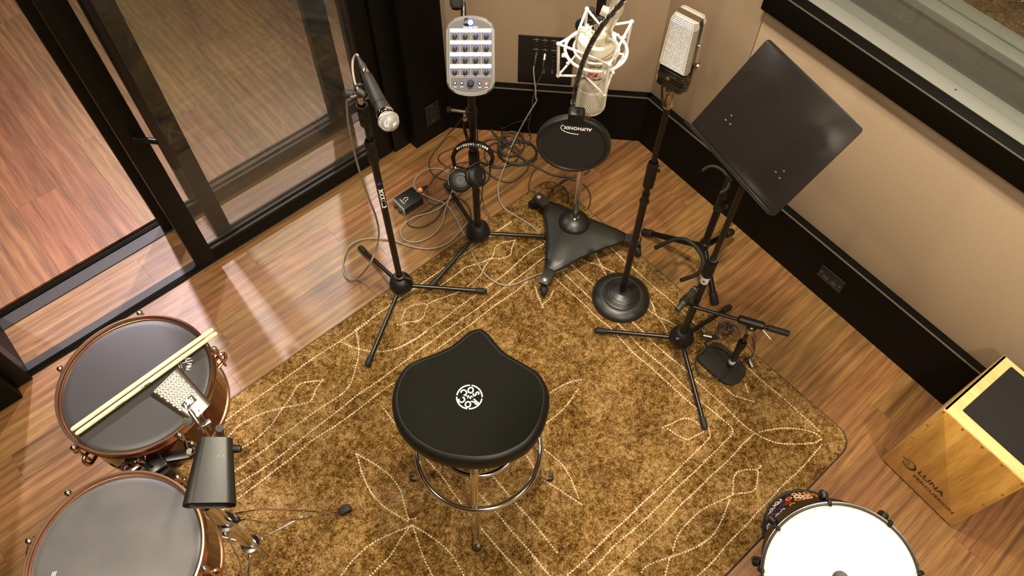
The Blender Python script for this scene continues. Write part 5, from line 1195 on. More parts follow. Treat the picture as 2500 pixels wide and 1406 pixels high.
# ================================================================== cajon
c0 = P(2153, 1125); c1 = P(2330, 1281); ch = 0.478
cyw = (c0 - c1).to_2d().length; fx_ = 2.189
CJ = thing('cajon', 'wooden box drum with pale rim and charcoal seat pad by the right wall', 'box drum', (fx_ + .158, (c0.y + c1.y) / 2, 0))
ya, yb = c1.y, c0.y
dp = 0.318
cx0, cx1 = fx_ + .004, fx_ + dp
for name, a, c in (('side_panel', (cx0, yb - .013, .012), (cx1, yb, ch)), ('side_panel', (cx0, ya, .012), (cx1, ya + .013, ch)), ('bottom_panel', (cx0, ya, .010), (cx1, yb, .022)), ('top_panel', (cx0, ya, ch - .012), (cx1, yb, ch))):
    b = nb(); box2(b, a, c, bev=.003); part(name, b, MAPLE, CJ)
b = nb(); box2(b, (cx1 - .005, ya + .010, .02), (cx1 - .0005, yb - .010, ch - .01)); part('back_panel', b, VENEER, CJ)
pts = [(y, z) for y, z in ((0, 0),)]
b = nb(); prism(b, [((ya + yb) / 2 + x, (ch + .012) / 2 + y) for x, y in rrect(yb - ya, ch - .012, .006)], -.002, .002, M4(((0, 0, 1, fx_ + .002), (1, 0, 0, 0), (0, 1, 0, 0), (0, 0, 0, 1))), bev=.0008); tp_ = part('tapa', b, VENEER, CJ)
b = nb(); pl_ = [P(2361, 991, ch), P(2450, 875, ch)]
pd = 0.040
b = nb(); prism(b, roundpoly(cx0 + pd, ya + pd * .9, cx1 - .020, yb - pd, .004), ch, ch + .003, bev=.001); part('seat_pad', b, PAD, CJ)
for x in (cx0 + .02, cx1 - .02):
    for y in (ya + .02, yb - .02):
        b = nb(); lathe(b, [(0, 0), (.010, 0), (.012, .012), (0, .012)], ofs((x, y, 0)), 14); part('rubber_foot', b, RUBBER, CJ)
nsc = 5
def scr(y, z):
    b = nb(); lathe(b, [(0, .0004), (.0012, .0004), (.0028, .0010), (.0040, .0004), (.0044, -.0002)], frame((fx_ - .0002, y, z), (0, -1, 0), z=(-1, 0, 0)), 12); part('tapa_screw', b, BRASSY, tp_)
for k in range(5):
    t = k / 4; y = yb - .009 - (yb - ya - .018) * t; scr(y, ch - .010); scr(y, .024)
for k in range(1, 4):
    z = ch - .010 - (ch - .034) * k / 4; scr(yb - .009, z); scr(ya + .009, z)
TM = frame((fx_ - .0006, 0, 0), (0, -1, 0), z=(-1, 0, 0))      # x -> -y, y -> up
def tpx(u, v):
    q = TM.inverted() @ PL(u, v, (fx_, 0, 0), V3((-1, 0, 0))); return q.x, q.y
xa_, ya_ = tpx(2250, 1158); xb_, yb_ = tpx(2312, 1207)
x_, y_ = tpx(2281, 1179); wl = abs(tpx(2312, 1207)[0] - tpx(2250, 1152)[0])
me = textmesh('LUNA', 0.05); wx = max(v.co.x for v in me.vertices) - min(v.co.x for v in me.vertices); bpy.data.meshes.remove(me)
text('LUNA', 0.034, TM @ ofs((x_, y_, 0)), DARKPRINT, CJ, sx=wl / (wx * .034 / .05), off=.0006)
x_, y_ = tpx(2287, 1204); wl = abs(tpx(2341, 1250)[0] - tpx(2239, 1163)[0])
me = textmesh('PERCUSSION', 0.05); wx = max(v.co.x for v in me.vertices) - min(v.co.x for v in me.vertices); bpy.data.meshes.remove(me)
text('PERCUSSION', 0.0215, TM @ ofs((x_, y_, 0)), DARKPRINT, CJ, sx=wl / (wx * .0215 / .05), off=.0003)
# crescent emblem
x_, y_ = tpx(2226, 1136); bm = nb(); Rm = .026; n_ = 24
o_ = [(Rm * cos(rad(a)), Rm * sin(rad(a))) for a in [130 - 280 * k / n_ for k in range(n_ + 1)]]
i_ = [(-.0035 + Rm * .80 * cos(rad(a)), .002 + Rm * .82 * sin(rad(a))) for a in [138 - 298 * k / n_ for k in range(n_ + 1)]]
vo = [bm.verts.new(TM @ V3((x_ + x, y_ + y, .0004))) for x, y in o_]; vi = [bm.verts.new(TM @ V3((x_ + x, y_ + y, .0004))) for x, y in i_]
for k in range(n_): bm.faces.new((vo[k], vo[k + 1], vi[k + 1], vi[k]))
part('printed_crescent', bm, DARKPRINT, CJ)
strokes([[(-.034, .010), (-.012, .004)], [(-.016, -.004), (.012, .001)], [(-.006, .010), (-.004, -.014)], [(-.034, .010), (-.016, .016), (-.002, .020)]], .0009, TM @ ofs((x_, y_, .0003)), DARKPRINT, CJ, name='printed_crescent_rays')
b = nb(); q = tpx(2243, 1023); kb_ = PL(2243, 1026, (0, yb, 0), V3((0, 1, 0)))
b = nb(); kx_, kz_ = kb_.x, kb_.z
lathe(b, [(0, 0), (.008, 0), (.008, .012), (.0135, .013), (.0145, .018), (.0145, .026), (.012, .029), (0, .029)], frame((kx_ + .02, yb - .001, kz_), (1, 0, 0), z=(0, 1, 0)), 20); part('snare_knob', b, STEEL, CJ)

CJ.rotation_euler = (0, 0, rad(-4.6)); CJ.location.x -= 0.0105; CJ.location.y -= 0.006
# ================================================================== djembe leaning towards the camera
hcn = T(2050, 1415, 1.95); fcn = P(1929, 1350, 0.0); fcn = V3((1.7515, -2.3293, 0.0))
axd = (hcn - fcn); axd.normalize(); Rh = 181 * 1.95 / 1900
rf = 0.131
up_ = axd; sidez = math.sqrt(max(0, 1 - axd.z ** 2)); base = fcn + Z * (rf * sidez * .93)
axd = (hcn - base).normalized(); LJ = (hcn - base).length
DJ = thing('djembe', 'djembe with white skin and dark flowered shell leaning at the lower right', 'drum', (fcn.x, fcn.y, 0))
tofar = (base - hcn); tofar.z = 0; tofar.normalize()
JX = (Z.cross(axd)).normalized(); JM = frame(base, JX, z=axd)
shell = [(rf - .012, 0.0), (rf - .004, 0.0), (rf - .001, .004), (rf - .002, .010), (rf * .93, .04), (rf * .80, .10), (rf * .68, .19), (rf * .64, .27), (rf * .66, .31), (Rh * .72, .38), (Rh * .86, .46), (Rh * .94, .53), (Rh * .965, LJ - .045), (Rh * .965, LJ - .004)]
b = nb(); lathe(b, shell, JM, 64); sh = part('shell', b, DJSHELL, DJ, ang=60)
b = nb(); torus(b, JM @ ofs((0, 0, .006)), rf + .0015, .0055, 64, 8); part('foot_ring', b, RUBBER, DJ)
def shr(h):
    for (r0, h0), (r1, h1) in zip(shell, shell[1:]):
        if h0 <= h <= h1 and h1 > h0: return r0 + (r1 - r0) * (h - h0) / (h1 - h0)
    return shell[-1][0]
def onshell(a, h):
    r = shr(h); dr = (shr(h + .006) - shr(h - .006)) / .012
    p = V3((r * cos(a), r * sin(a), h)); n_ = V3((cos(a), sin(a), -dr)).normalized(); tang = V3((-sin(a), cos(a), 0))
    return p, tang, n_
def decal(bm, a, h, poly, s, rot, lift=.0006):
    vs = []
    for x, y in poly:
        X, Y = s * (x * cos(rot) - y * sin(rot)), s * (x * sin(rot) + y * cos(rot))
        slope = math.sqrt(1 + ((shr(h + .006) - shr(h - .006)) / .012) ** 2)
        hh = h + Y / slope; r = shr(hh); aa = a + X / r; p, t, n_ = onshell(aa, hh); vs.append(bm.verts.new(JM @ (p + n_ * lift)))
    bm.faces.new(vs)
def flower(bm, a, h, s, rot, petals=8, lift=.0006):
    for k in range(petals):
        t = 2 * pi * k / petals; c, d = cos(t), sin(t)
        decal(bm, a, h, [(c * .28, d * .28), (c * .7 - d * .24, d * .7 + c * .24), (c * .98 - d * .12, d * .98 + c * .12), (c * .98 + d * .12, d * .98 - c * .12), (c * .7 + d * .24, d * .7 - c * .24)], s, rot, lift)
random.seed(3)
fm = {k: nb() for k in ('r', 'o', 'b', 'w')}; cells = []
amid = math.atan2(*((JM.inverted().to_3x3() @ (CAM - base)).yx))      # side seen by the camera is opposite the head offset
for row, h in enumerate((.022, .046, .070, .094, .119, .145, .172, .200, .229, .258, .288, .318, .348, .378, .41, .44)):
    nn_ = max(9, int(2 * pi * shr(h) / .031)) if row < 8 else 9
    for k in range(nn_):
        a = 2 * pi * (k + .5 * (row % 2)) / nn_ + random.uniform(-.05, .05)
        kind = random.choice('rowrowbwss'); rot = random.random() * 3; s = random.uniform(.0105, .0150)
        if kind == 's':
            sk = SKULLW if random.random() < .55 else SKULLO
            bm = nb(); decal(bm, a, h, [(0.98 * cos(t) * (1 if sin(t) > -.3 else .7), 1.15 * sin(t)) for t in [2 * pi * j / 14 for j in range(14)]], .0175, 0.0, .0007)
            bp_ = part('printed_oval', bm, sk, DJ)
            bm = nb()
            for ex in (-.38, .38): decal(bm, a, h, [(ex + .24 * cos(t), .22 + .24 * sin(t)) for t in [2 * pi * j / 8 for j in range(8)]], .0175, 0.0, .0011)
            for ex in range(-3, 4): decal(bm, a, h, [(ex * .13 - .025, -.72), (ex * .13 + .025, -.72), (ex * .13 + .025, -.40), (ex * .13 - .025, -.40)], .0175, 0.0, .0011)
            part('printed_detail', bm, BLKPRINT, bp_)
        else:
            if random.random() < .25: kind = 'b'
            flower(fm[kind], a, h, s, rot, random.choice((7, 8, 9)))
for k, m_ in (('r', FLOR), ('o', FLOO), ('b', FLOB), ('w', SKULLW)):
    o = part('printed_flowers', fm[k], m_, DJ); o['kind'] = 'stuff'
b = nb(); lathe(b, [(0, LJ + .0015), (Rh * .90, LJ + .0008), (Rh * .945, LJ - .0025), (Rh * .968, LJ - .010), (Rh * .972, LJ - .03)], JM, 72); part('drum_skin', b, HEADW, DJ, ang=50)
b = nb(); torus(b, JM @ ofs((0, 0, LJ - .008)), Rh * .975, .0042, 72, 8); part('skin_ring', b, HEADW, DJ)
b = nb(); torus(b, JM @ ofs((0, 0, LJ - .0015)), Rh * .992, .0034, 80, 8); part('tension_hoop', b, GREYMIC, DJ)
b = nb(); torus(b, JM @ ofs((0, 0, LJ - .006)), Rh * 1.010, .0022, 80, 8); part('hoop_edge', b, STEEL, DJ)
for (u, v) in ((2027, 1238), (2163, 1290), (1908, 1297), (1858, 1392), (2235, 1400)):
    q = JM.inverted() @ PL(u, v, hcn, axd); a = math.atan2(q.y, q.x)
    L2 = lambda r, h, da=0: JM @ V3((r * cos(a + da), r * sin(a + da), h))
    b = nb(); tube(b, [L2(Rh * .975, LJ + .004), L2(Rh * 1.0, LJ + .006), L2(Rh * 1.035, LJ + .002), L2(Rh * 1.04, LJ - .012)], [.005, .0055, .005, .0045], 8); h_ = part('hoop_hook', b, PLAST, DJ)
    b = nb(); cyl(b, L2(Rh * 1.035, LJ - .004), L2(Rh * 1.02, LJ - .10), .0032, seg=8); part('tension_rod', b, GLOSSBLK, DJ)
    b = nb(); tube(b, [L2(Rh * 1.0, LJ - .085), L2(Rh * 1.055, LJ - .09), L2(Rh * 1.055, LJ - .125), L2(Rh * .97, LJ - .13)], [.008, .011, .011, .008], 10); part('lug', b, PLAST, DJ)
q = JM.inverted() @ PL(2051, 1412, hcn, axd)
b = nb(); lathe(b, [(0, LJ + .0022), (.0185, LJ + .0022), (.0195, LJ + .0015)], JM @ ofs((q.x, q.y, 0)), 32); part('tone_dot', b, GREYMIC, DJ)

# ================================================================== timbales on their stand
def circ_from(pts):
    (ax, ay), (bx, by), (cx, cy) = pts; d = 2 * (ax * (by - cy) + bx * (cy - ay) + cx * (ay - by))
    ux = ((ax ** 2 + ay ** 2) * (by - cy) + (bx ** 2 + by ** 2) * (cy - ay) + (cx ** 2 + cy ** 2) * (ay - by)) / d
    uy = ((ax ** 2 + ay ** 2) * (cx - bx) + (bx ** 2 + by ** 2) * (ax - cx) + (cx ** 2 + cy ** 2) * (bx - ax)) / d; return ux, uy
ZT = 1.0
def timbale(x, y, R, depth, head, label, lugs):
    t = thing('timbale', label, 'drum', (x, y, ZT - depth), 'pair of wooden timbales')
    o = ofs((x, y, 0))
    b = nb(); lathe(b, [(R - .012, ZT - .012), (R - .018, ZT - .014), (R - .018, ZT - depth), (R - .011, ZT - depth), (R - .011, ZT - .012)], o, 72); part('shell', b, LACQ, t)
    b = nb(); lathe(b, [(0, ZT - .0072), (R - .030, ZT - .0076), (R - .016, ZT - .0085), (R - .011, ZT - .0105), (R - .0085, ZT - .018)], o, 72); hd = part('drum_head', b, head, t, ang=50)
    b = nb(); torus(b, ofs((x, y, ZT - .018)), R - .0085, .0034, 80, 8); part('head_ring', b, COPPER, t)
    b = nb(); lathe(b, [(R - .0065, ZT - .020), (R - .0065, ZT - .002), (R - .005, ZT), (R - .001, ZT), (R, ZT - .003), (R - .003, ZT - .006), (R - .0045, ZT - .012), (R - .001, ZT - .020), (R + .001, ZT - .024), (R - .002, ZT - .027), (R - .0065, ZT - .024), (R - .0065, ZT - .020)], o, 88); hp = part('hoop', b, COPPER, t)
    b = nb(); lathe(b, [(R - .019, ZT - depth - .004), (R - .0085, ZT - depth - .004), (R - .0085, ZT - depth + .008), (R - .011, ZT - depth + .008)], o, 72); part('bottom_rim', b, COPPER, t)
    for (u, v) in lugs:
        q = P(u, v, ZT - .006); a = math.atan2(q.y - y, q.x - x)
        L2 = lambda r, z, da=0: V3((x + r * cos(a + da), y + r * sin(a + da), z))
        r0 = R + .0085
        b = nb(); sph(b, L2(r0, ZT - .004), .0078, 14, 10); cyl(b, L2(r0, ZT - .012), L2(r0, ZT - .006), .0070, seg=12); part('tuning_nut', b, CHROME, t)
        b = nb(); cyl(b, L2(r0, ZT - .10), L2(r0, ZT - .008), .0035, seg=10); part('tension_rod', b, CHROME, t)
        b = nb(); tube(b, [L2(R - .002, ZT - .020), L2(r0, ZT - .018), L2(r0 + .006, ZT - .022)], [.005, .0085, .005], 10); part('hoop_claw', b, COPPER, t)
        b = nb(); tube(b, cr([L2(R - .010, ZT - .060), L2(R + .010, ZT - .052, .03), L2(R + .020, ZT - .060, .05), L2(R + .016, ZT - .085, .05), L2(R - .010, ZT - .095)], 4), .0048, 8); part('lug', b, COPPER, t)
    return t, hd
T1, H1 = timbale(0.3794, -0.9674, 0.1885, .165, FILM, 'smaller dark red timbale with two drumsticks across its black head', ((342, 766), (515, 856), (432, 1055), (186, 1089), (143, 900)))
T2, H2 = timbale(0.1522, -1.3196, 0.1915, .165, SHEENFILM, 'larger dark red timbale with black head painted with a grey sheen at lower left corner', ((437, 1163), (168, 1205), (514, 1390), (62, 1320)))
# white print on the heads
zh = ZT - .0068
def hm(u, v, dxu, dxv):
    o = P(u, v, zh); x = (P(u + dxu, v + dxv, zh) - o).normalized(); return frame(o, x, y=Z.cross(x))
M = hm(461, 884, -10, -24)
strokes([[(-.022, .004), (-.016, .012), (-.014, -.002), (-.010, .010), (-.008, -.004), (-.002, .004)], [(.000, -.010), (.006, .016)], [(.003, .002), (.010, .006), (.008, -.008), (.016, .008), (.018, -.004), (.024, .003)]], .0009, M, WHITE, T1, name='printed_signature')
M = hm(437, 893, -10, -24)
b = nb(); box(b, (0, 0, .0002), (.030, .0022, .0003), M); box(b, (.002, -.005, .0002), (.022, .0016, .0003), M); box(b, (-.030, .006, .0002), (.012, .002, .0003), M); part('printed_caption', b, PALEGREY, T1)
M = hm(130, 1402, 24, -6); text('III', 0.014, M, WHITE, T2, shear=.3)
# drumsticks resting on the hoop
zk = ZT + .0058
for (ua, va, ub, vb, lb) in ((173, 1051, 521, 803, 'upper of two pale wooden drumsticks lying across the smaller timbale'), (184, 1061, 530, 812, 'lower of two pale wooden drumsticks lying across the smaller timbale')):
    a, c = P(ua, va, zk), P(ub, vb, zk); d0 = (c - a).normalized(); L_ = (c - a).length
    K = thing('drumstick', lb, 'drumstick', a - Z * .0055, 'pair of drumsticks')
    b = nb(); lathe(b, [(0, 0), (.0022, .0004), (.0042, .002), (.0054, .006), (.0056, .012), (.0056, L_ - .012), (.0054, L_ - .006), (.0042, L_ - .002), (.0022, L_ - .0004), (0, L_)], frame(a, Z, z=d0), 20); part('shaft', b, STICK, K)
    if ub == 530:
        s_ = (Z.cross(d0)); vw = (CAM - a.lerp(c, .5)); vw = (vw - d0 * vw.dot(d0)).normalized(); nn2 = (vw * .55 - (P(350, 940, zk) - P(345, 930, zk)).normalized() * -.8).normalized()
        text('VIC FIRTH', .0066, frame(a.lerp(c, .47) + nn2 * .0062, d0, z=nn2), BLKPRINT, K, off=.0002)
        b = nb(); M2 = frame(a.lerp(c, .27) + nn2 * .0057, d0, z=nn2); box(b, (0, 0, 0), (.045, .0012, .0003), M2); part('printed_line', b, BLKPRINT, K)
# stand ------------------------------------------------------------
PX, PY = 0.316, -1.172
TS = thing('timbale_stand', 'chrome and black stand under the two timbales with tripod legs', 'stand', (0.33, -1.17, 0.0))
zb2 = .925
ba, bb2 = P(306, 1134, zb2), P(478, 1105, zb2)
dd = (bb2 - ba).normalized(); Mb = frame(ba, dd, y=Z.cross(dd)); LB = (bb2 - ba).length
b = nb(); box2(b, (0, -.0125, -.006), (LB + .05, .0125, .006), Mb, bev=.0015); part('cross_bar', b, PAINT, TS)
b = nb(); cyl(b, (PX, PY, .30), (PX, PY, zb2), .0155, seg=20); part('upper_column', b, PAINT, TS)
b = nb(); cyl(b, (PX, PY, .05), (PX, PY, .62), .0190, seg=20); part('lower_column', b, CHROME, TS)
w0 = P(318, 1131, .945)
bm = nb(); Mw = frame(w0, dd, y=Z.cross(dd)) @ M4.Rotation(.5, 4, 'Z')
lathe(bm, [(0, .012), (.006, .012), (.009, .006), (.010, -.012), (0, -.012)], Mw, 16)
for sg in (-1, 1): loft(bm, [[Mw @ V3((sg * x, y, z)) for x, y in ((.005, -.004), (.024, -.003), (.027, .003), (.005, .004))] for z in (-.004 + .0, .014)])
part('wing_nut', bm, CHROME, TS)
bm = nb(); w1 = P(345, 1128, .955); Mw = frame(w1, dd, y=Z.cross(dd)) @ M4.Rotation(-.6, 4, 'Z')
lathe(bm, [(0, .010), (.005, .010), (.008, .004), (.008, -.02), (0, -.02)], Mw, 14)
for sg in (-1, 1): loft(bm, [[Mw @ V3((sg * x, y, z)) for x, y in ((.004, -.003), (.018, -.003), (.021, .002), (.004, .003))] for z in (-.003, .012)])
part('wing_nut', bm, CHROME, TS)
b = nb(); box(b, tuple(P(331, 1135, .925)), (.055, .035, .022), None, bev=.004); part('shell_clamp', b, CHROME, TS)
b = nb(); box(b, tuple(P(400, 1150, .88)), (.045, .045, .12), None, bev=.004); part('receiver_block', b, PAINT, TS)
# tripod
hubu, hubl = V3((PX, PY, .43)), V3((PX, PY, .17))
for k, (fx, fy) in enumerate(((0.612, -1.229), (0.12, -1.43), (0.14, -0.92))):
    f_ = V3((fx, fy, .020)); d0 = (f_ - V3((PX, PY, .02))).normalized(); sd = Z.cross(d0)
    zf = .011 if k == 0 else .0
    f_.z = zf + .016
    for sg in (-1, 1):
        b = nb(); u0 = hubu + d0 * .03 + sd * sg * .012; tube(b, [u0, u0 + d0 * .020 + Z * -.012, u0.lerp(f_, .20) + sd * sg * .014, u0.lerp(f_, .24) + sd * sg * .015, f_ - d0 * .03 + sd * sg * .005, f_ - d0 * .015 + sd * sg * .004], .0034, 8); lg = part('leg', b, CHROME, TS)
    b = nb(); cyl(b, hubl + d0 * .03, hubu.lerp(f_, .66), .0032, seg=10); part('leg_brace', b, CHROME, TS)
    b = nb(); sph(b, hubl + d0 * .036, .0085, 12, 8); sph(b, hubu + d0 * .03, .010, 12, 8); part('leg_pivot', b, CHROME, TS)
    b = nb(); Mf = frame(f_, d0, z=Z); box(b, (-.001, 0, -.001), (.042, .028, .028), Mf, bev=.007); part('rubber_foot', b, RUBBER, TS)
for hz in (hubu, hubl):
    b = nb(); lathe(b, [(.0192, -.016), (.030, -.015), (.030, .015), (.0192, .016)], ofs(hz), 24); part('leg_collar', b, CHROME, TS)
b = nb(); q = hubu + V3((.03, -.02, .02)); cyl(b, hubu, q, .005); sph(b, q, .010, 12, 8); part('collar_knob', b, PLAST, TS)
b = nb(); cyl(b, V3((PX + .03, PY - .02, .36)), V3((PX + .06, PY - .05, .20)), .0042); part('memory_rod', b, CHROME, TS)
# cowbell post
q0, q1 = P(470, 1100, .955), T(547, 1050, 1.555)
b = nb(); cyl(b, P(462, 1108, .93), T(463, 1102, 1.56), .0065); tube(b, cr([T(452, 1080, 1.60), T(457, 1098, 1.575), T(463, 1110, 1.565), T(473, 1098, 1.565), T(466, 1088, 1.575)], 5), .0034, 8); part('chrome_rod_hook', b, CHROME, TS)
b = nb(); bm_ = b; c_a, c_b = T(535, 1048, 1.52), T(545, 1075, 1.55); tube(b, [P(470, 1110, .93), T(540, 1078, 1.60), T(536, 1045, 1.53)], .008, 12); part('cowbell_post', b, PAINT, TS)

# cowbells -----------------------------------------------------------
def cowbell(name, label, mouth, close, wm, wc, tm, tc_, ncam, m, group):
    ax_ = (mouth - close).normalized(); L_ = (mouth - close).length; n_ = (ncam - ax_ * ncam.dot(ax_)).normalized(); xs = n_.cross(ax_).normalized()
    t = thing(name, label, 'cowbell', close, group)
    M = frame(close, xs, z=n_)
    if M.to_3x3().col[1].dot(ax_) < 0: M = frame(close, -xs, z=n_)
    def sec(w, th, y, ins=0): return [M @ V3((x, y, z)) for x, z in rrect(w - ins * 2, th - ins * 2, min(w, th) * .42 - ins, 5)]
    b = nb(); rs = [sec(wc, tc_, 0.0), sec(wc + (wm - wc) * .5, tc_ + (tm - tc_) * .5, L_ * .5), sec(wm, tm, L_), sec(wm, tm, L_, .0016), sec(wc, tc_, .004, .0016)]
    loft(b, rs); bd = part('bell_body', b, m, t, ang=40); return t, M, L_, bd
CB1, MB1, LB1, bd = cowbell('hammered_cowbell', 'silver hammered cowbell with black sticker above the smaller timbale', T(402, 931, 1.455), T(492, 1009, 1.47), .071, .050, .038, .028, CAM - P(440, 970, 1.05), HAMMER, 'cowbells on the timbales')
bm = nb()
for r_ in range(9):
    y = LB1 * (.97 - r_ * .075); wd = .071 * (y / LB1) + .050 * (1 - y / LB1); th = .038 * (y / LB1) + .028 * (1 - y / LB1); n_ = 8
    for k in range(n_):
        x = (-.5 + (k + .5 + .25 * (r_ % 2)) / n_) * (wd * .74)
        lathe(bm, [(0, .0004), (.0012, .0002), (.0022, .0010), (.0031, .0011), (.0036, .0)], MB1 @ ofs((x, y, th / 2 - .0002)), 9)
for sg in (-1, 1):
    for r_ in range(16):
        y = LB1 * (.98 - r_ * .058); wd = .071 * (y / LB1) + .050 * (1 - y / LB1)
        for zz_ in (-.005, .002, .009):
            lathe(bm, [(0, .0007), (.0014, .0005), (.0022, 0)], MB1 @ frame((sg * (wd / 2 - abs(zz_) * .04 - .0002), y + zz_ * .2, zz_), (0, 1, 0), z=(sg, 0, 0)), 7)
st_ = part('hammered_dimples', bm, HAMMER, CB1); st_['kind'] = 'stuff'
yl = LB1 * .34; tl = .028 + (.038 - .028) * .34
b = nb(); box(b, (0, yl, tl / 2 + .0012), (.026, .0145, .0008), MB1); part('black_sticker', b, BLKPRINT, CB1)
text('Big f', .0135, MB1 @ ofs((0.001, yl, tl / 2 + .0019)) @ M4.Rotation(pi, 4, 'Z'), WHITE, CB1, shear=.35, off=.0004, space=.85)
b = nb(); sa, sb = T(480, 1008, 1.452), T(511, 1056, 1.535)
jx = (sb - sa).normalized(); jz = CAM - sa; jz -= jx * jz.dot(jx); Mj = frame(sa, jx, z=jz); Lj = (sb - sa).length
box2(b, (0, -.006, -.008), (Lj, -.0015, .008), Mj, bev=.001); box2(b, (0, .0035, -.008), (Lj * .8, .007, .008), Mj, bev=.001); part('clamp_jaw', b, STEEL, CB1)
b = nb(); box2(b, (Lj * .42, -.014, .002), (Lj * .52, .013, .011), Mj, bev=.001); part('clamp_plate', b, STEEL, CB1)
b = nb(); tube(b, [T(462, 1001, 1.43), T(464, 1004, 1.431), T(484, 1032, 1.44)], [.003, .0042, .0042], 10); cyl(b, T(484, 1032, 1.445), T(497, 1056, 1.46), .0026); part('clamp_bolt', b, STEEL, CB1)
b = nb(); M3 = frame(T(460, 1027, 1.455), CR, z=-CF); lathe(b, [(0, .006), (.0085, .0055), (.0095, .003), (.0095, -.008), (0, -.008)], M3, 20); part('bell_end_cap', b, HAMMER, CB1)
CB2, MB2, LB2, bd2 = cowbell('black_cowbell', 'matt black cowbell hanging mouth down between the two timbales', T(512, 1234, 1.442), T(526, 1073, 1.50), .094, .063, .046, .034, CAM - P(520, 1150, 1.02) + V3((0, 0, 0.0)), mat('matt_black_bell', (0.012, 0.012, 0.0096), 0.40, spec=0.4, bump=(400, .06)), 'cowbells on the timbales')
strokes([[(-.006, -.003), (-.001, .003), (.004, -.002), (.008, .004)], [(-.008, .002), (.002, -.004), (.006, .001)]], .0003, MB2 @ ofs((-.012, LB2 * .30, .019)), PALEGREY, CB2, name='scratch')
b = nb(); w0 = T(574, 1096, 1.50); lathe(b, [(0, .012), (.006, .0115), (.008, .006), (.008, -.004), (.005, -.006), (.004, -.016), (0, -.016)], frame(w0, Z, z=CR), 16); part('wing_bolt', b, PLAST, CB2)
# ================================================================== cables
def cable(label, pts, r, m, seg=6, n=6, group=None, name='cable'):
    w = cr(pts, n); b = nb(); tube(b, w, r, seg); return single(name, b, m, label, 'cable', group, ang=80)
def fl(lst, z=0.005): return [P(u, v, z if len(q_) == 0 else q_[0]) for (u, v, *q_) in lst]
# grey cable of the vocal microphone: from the plug down the stand and across the floor
tail = m1 - ma * 0.258
w1 = [tail + ma * .004, tail - ma * 0.012 + Z * .001, T(862, 145, 2.22), T(861, 170, 2.215), T(866, 200, 2.20), T(876, 226, 2.185), T(864, 236, 2.20), T(849, 238, 2.22), T(847, 262, 2.26), T(851, 305, 2.33), T(862, 360, 2.43), T(880, 425, 2.56),
      T(903, 490, 2.70), T(918, 530, 2.80), T(925, 570, 2.89), T(917, 612, 2.96), T(900, 648, 3.00), P(876, 676, .03), P(852, 681, .012), P(839, 664, .010), P(838, 634, .010), P(852, 602, .010), P(882, 585, .010), P(925, 582, .008), P(962, 588, .006), P(1005, 602, .006), P(1050, 607, .006), P(1090, 595, .006), P(1122, 566, .006), P(1140, 545, .010), P(1150, 535, .03)]
cable('grey cable hanging from the vocal microphone and looping on the floor at its stand', w1, 0.0036, GREYCAB, n=8)
cable('grey cable looping from the metal box across the rug to the rolling stand', fl([(1030, 472, .02), (1053, 484), (1088, 499), (1112, 529), (1130, 566), (1146, 603), (1167, 646, .016), (1191, 676, .016), (1222, 694, .016), (1253, 695, .016), (1295, 677, .016), (1335, 664, .016), (1362, 663, .016), (1385, 654, .016)]), 0.0036, GREYCAB)
cable('grey cable loop arching over the top of the small metal box', fl([(1103, 428, .012), (1098, 424), (1075, 412), (1044, 413), (1020, 428), (1011, 447), (1015, 460, .006), (1021, 470, .008)]), 0.0036, GREYCAB)
cable('grey cable folded in a long loop in front of the small metal box', fl([(1113, 462, .03), (1094, 490, .02), (1063, 514), (1014, 529), (990, 545), (977, 566), (990, 587), (1020, 590), (1054, 575), (1078, 548), (1087, 514, .008), (1097, 484, .02), (1106, 462, .04)]), 0.0034, GREYCAB)
# grey cable from the wall plate
qw = MP.inverted() @ onback(1310, 127); onw = lambda u, v, o: onback(u, v) + DGN * o
b_w = [onw(1306, 141, .05), onw(1305, 150, .055), onw(1307, 170, .06), onw(1310, 190, .065), onw(1311, 212, .07), P(1310, 246, .245), P(1293, 274, .18), P(1278, 300, .11), P(1262, 330, .03), P(1243, 370, .012), P(1234, 401, .012), P(1222, 432, .006), P(1216, 459, .006), P(1219, 487, .006), P(1234, 511, .010), P(1268, 532, .016), P(1305, 557, .016), P(1326, 584, .016), P(1345, 606, .016), P(1362, 630, .016)]
cable('grey cable running from the wall connector plate under the rolling stand', b_w, 0.0036, GREYCAB)
def wallplug(label, u, v, tip, met):
    base_ = onback(u, v) + DGN * 0.006; e = onback(*tip) + DGN * 0.05; t = thing('cable_plug', label, 'plug', base_); d0 = (e - base_).normalized()
    b = nb(); tube(b, [base_, base_ + d0 * .001, base_ + d0 * .026, base_ + d0 * .027], [.006, .0088, .0088, .007], 16); part('plug_shell', b, met, t)
    b = nb(); tube(b, [base_ + d0 * .026, base_ + d0 * .040, e], [.0075, .006, .0035], 12); part('strain_relief', b, RUBBER, t); return e
wallplug('black cable plug in the lower left socket of the wall connector plate', 1310, 127, (1306, 141), PLAST)
wallplug('silver cable plug in the wall connector plate, right of the black one', 1331, 129, (1327, 146), STEEL)
cable('brown cable leaving the silver plug of the wall connector plate', [onw(1327, 146, .05), onw(1325, 158, .055), onw(1318, 172, .06), onw(1312, 186, .064), onw(1306, 204, .066), onw(1303, 216, .07), P(1300, 250, .24), P(1294, 290, .13), P(1290, 310, .06), P(1296, 334, .008), P(1290, 352, .014)], 0.0030, DARKCAB)
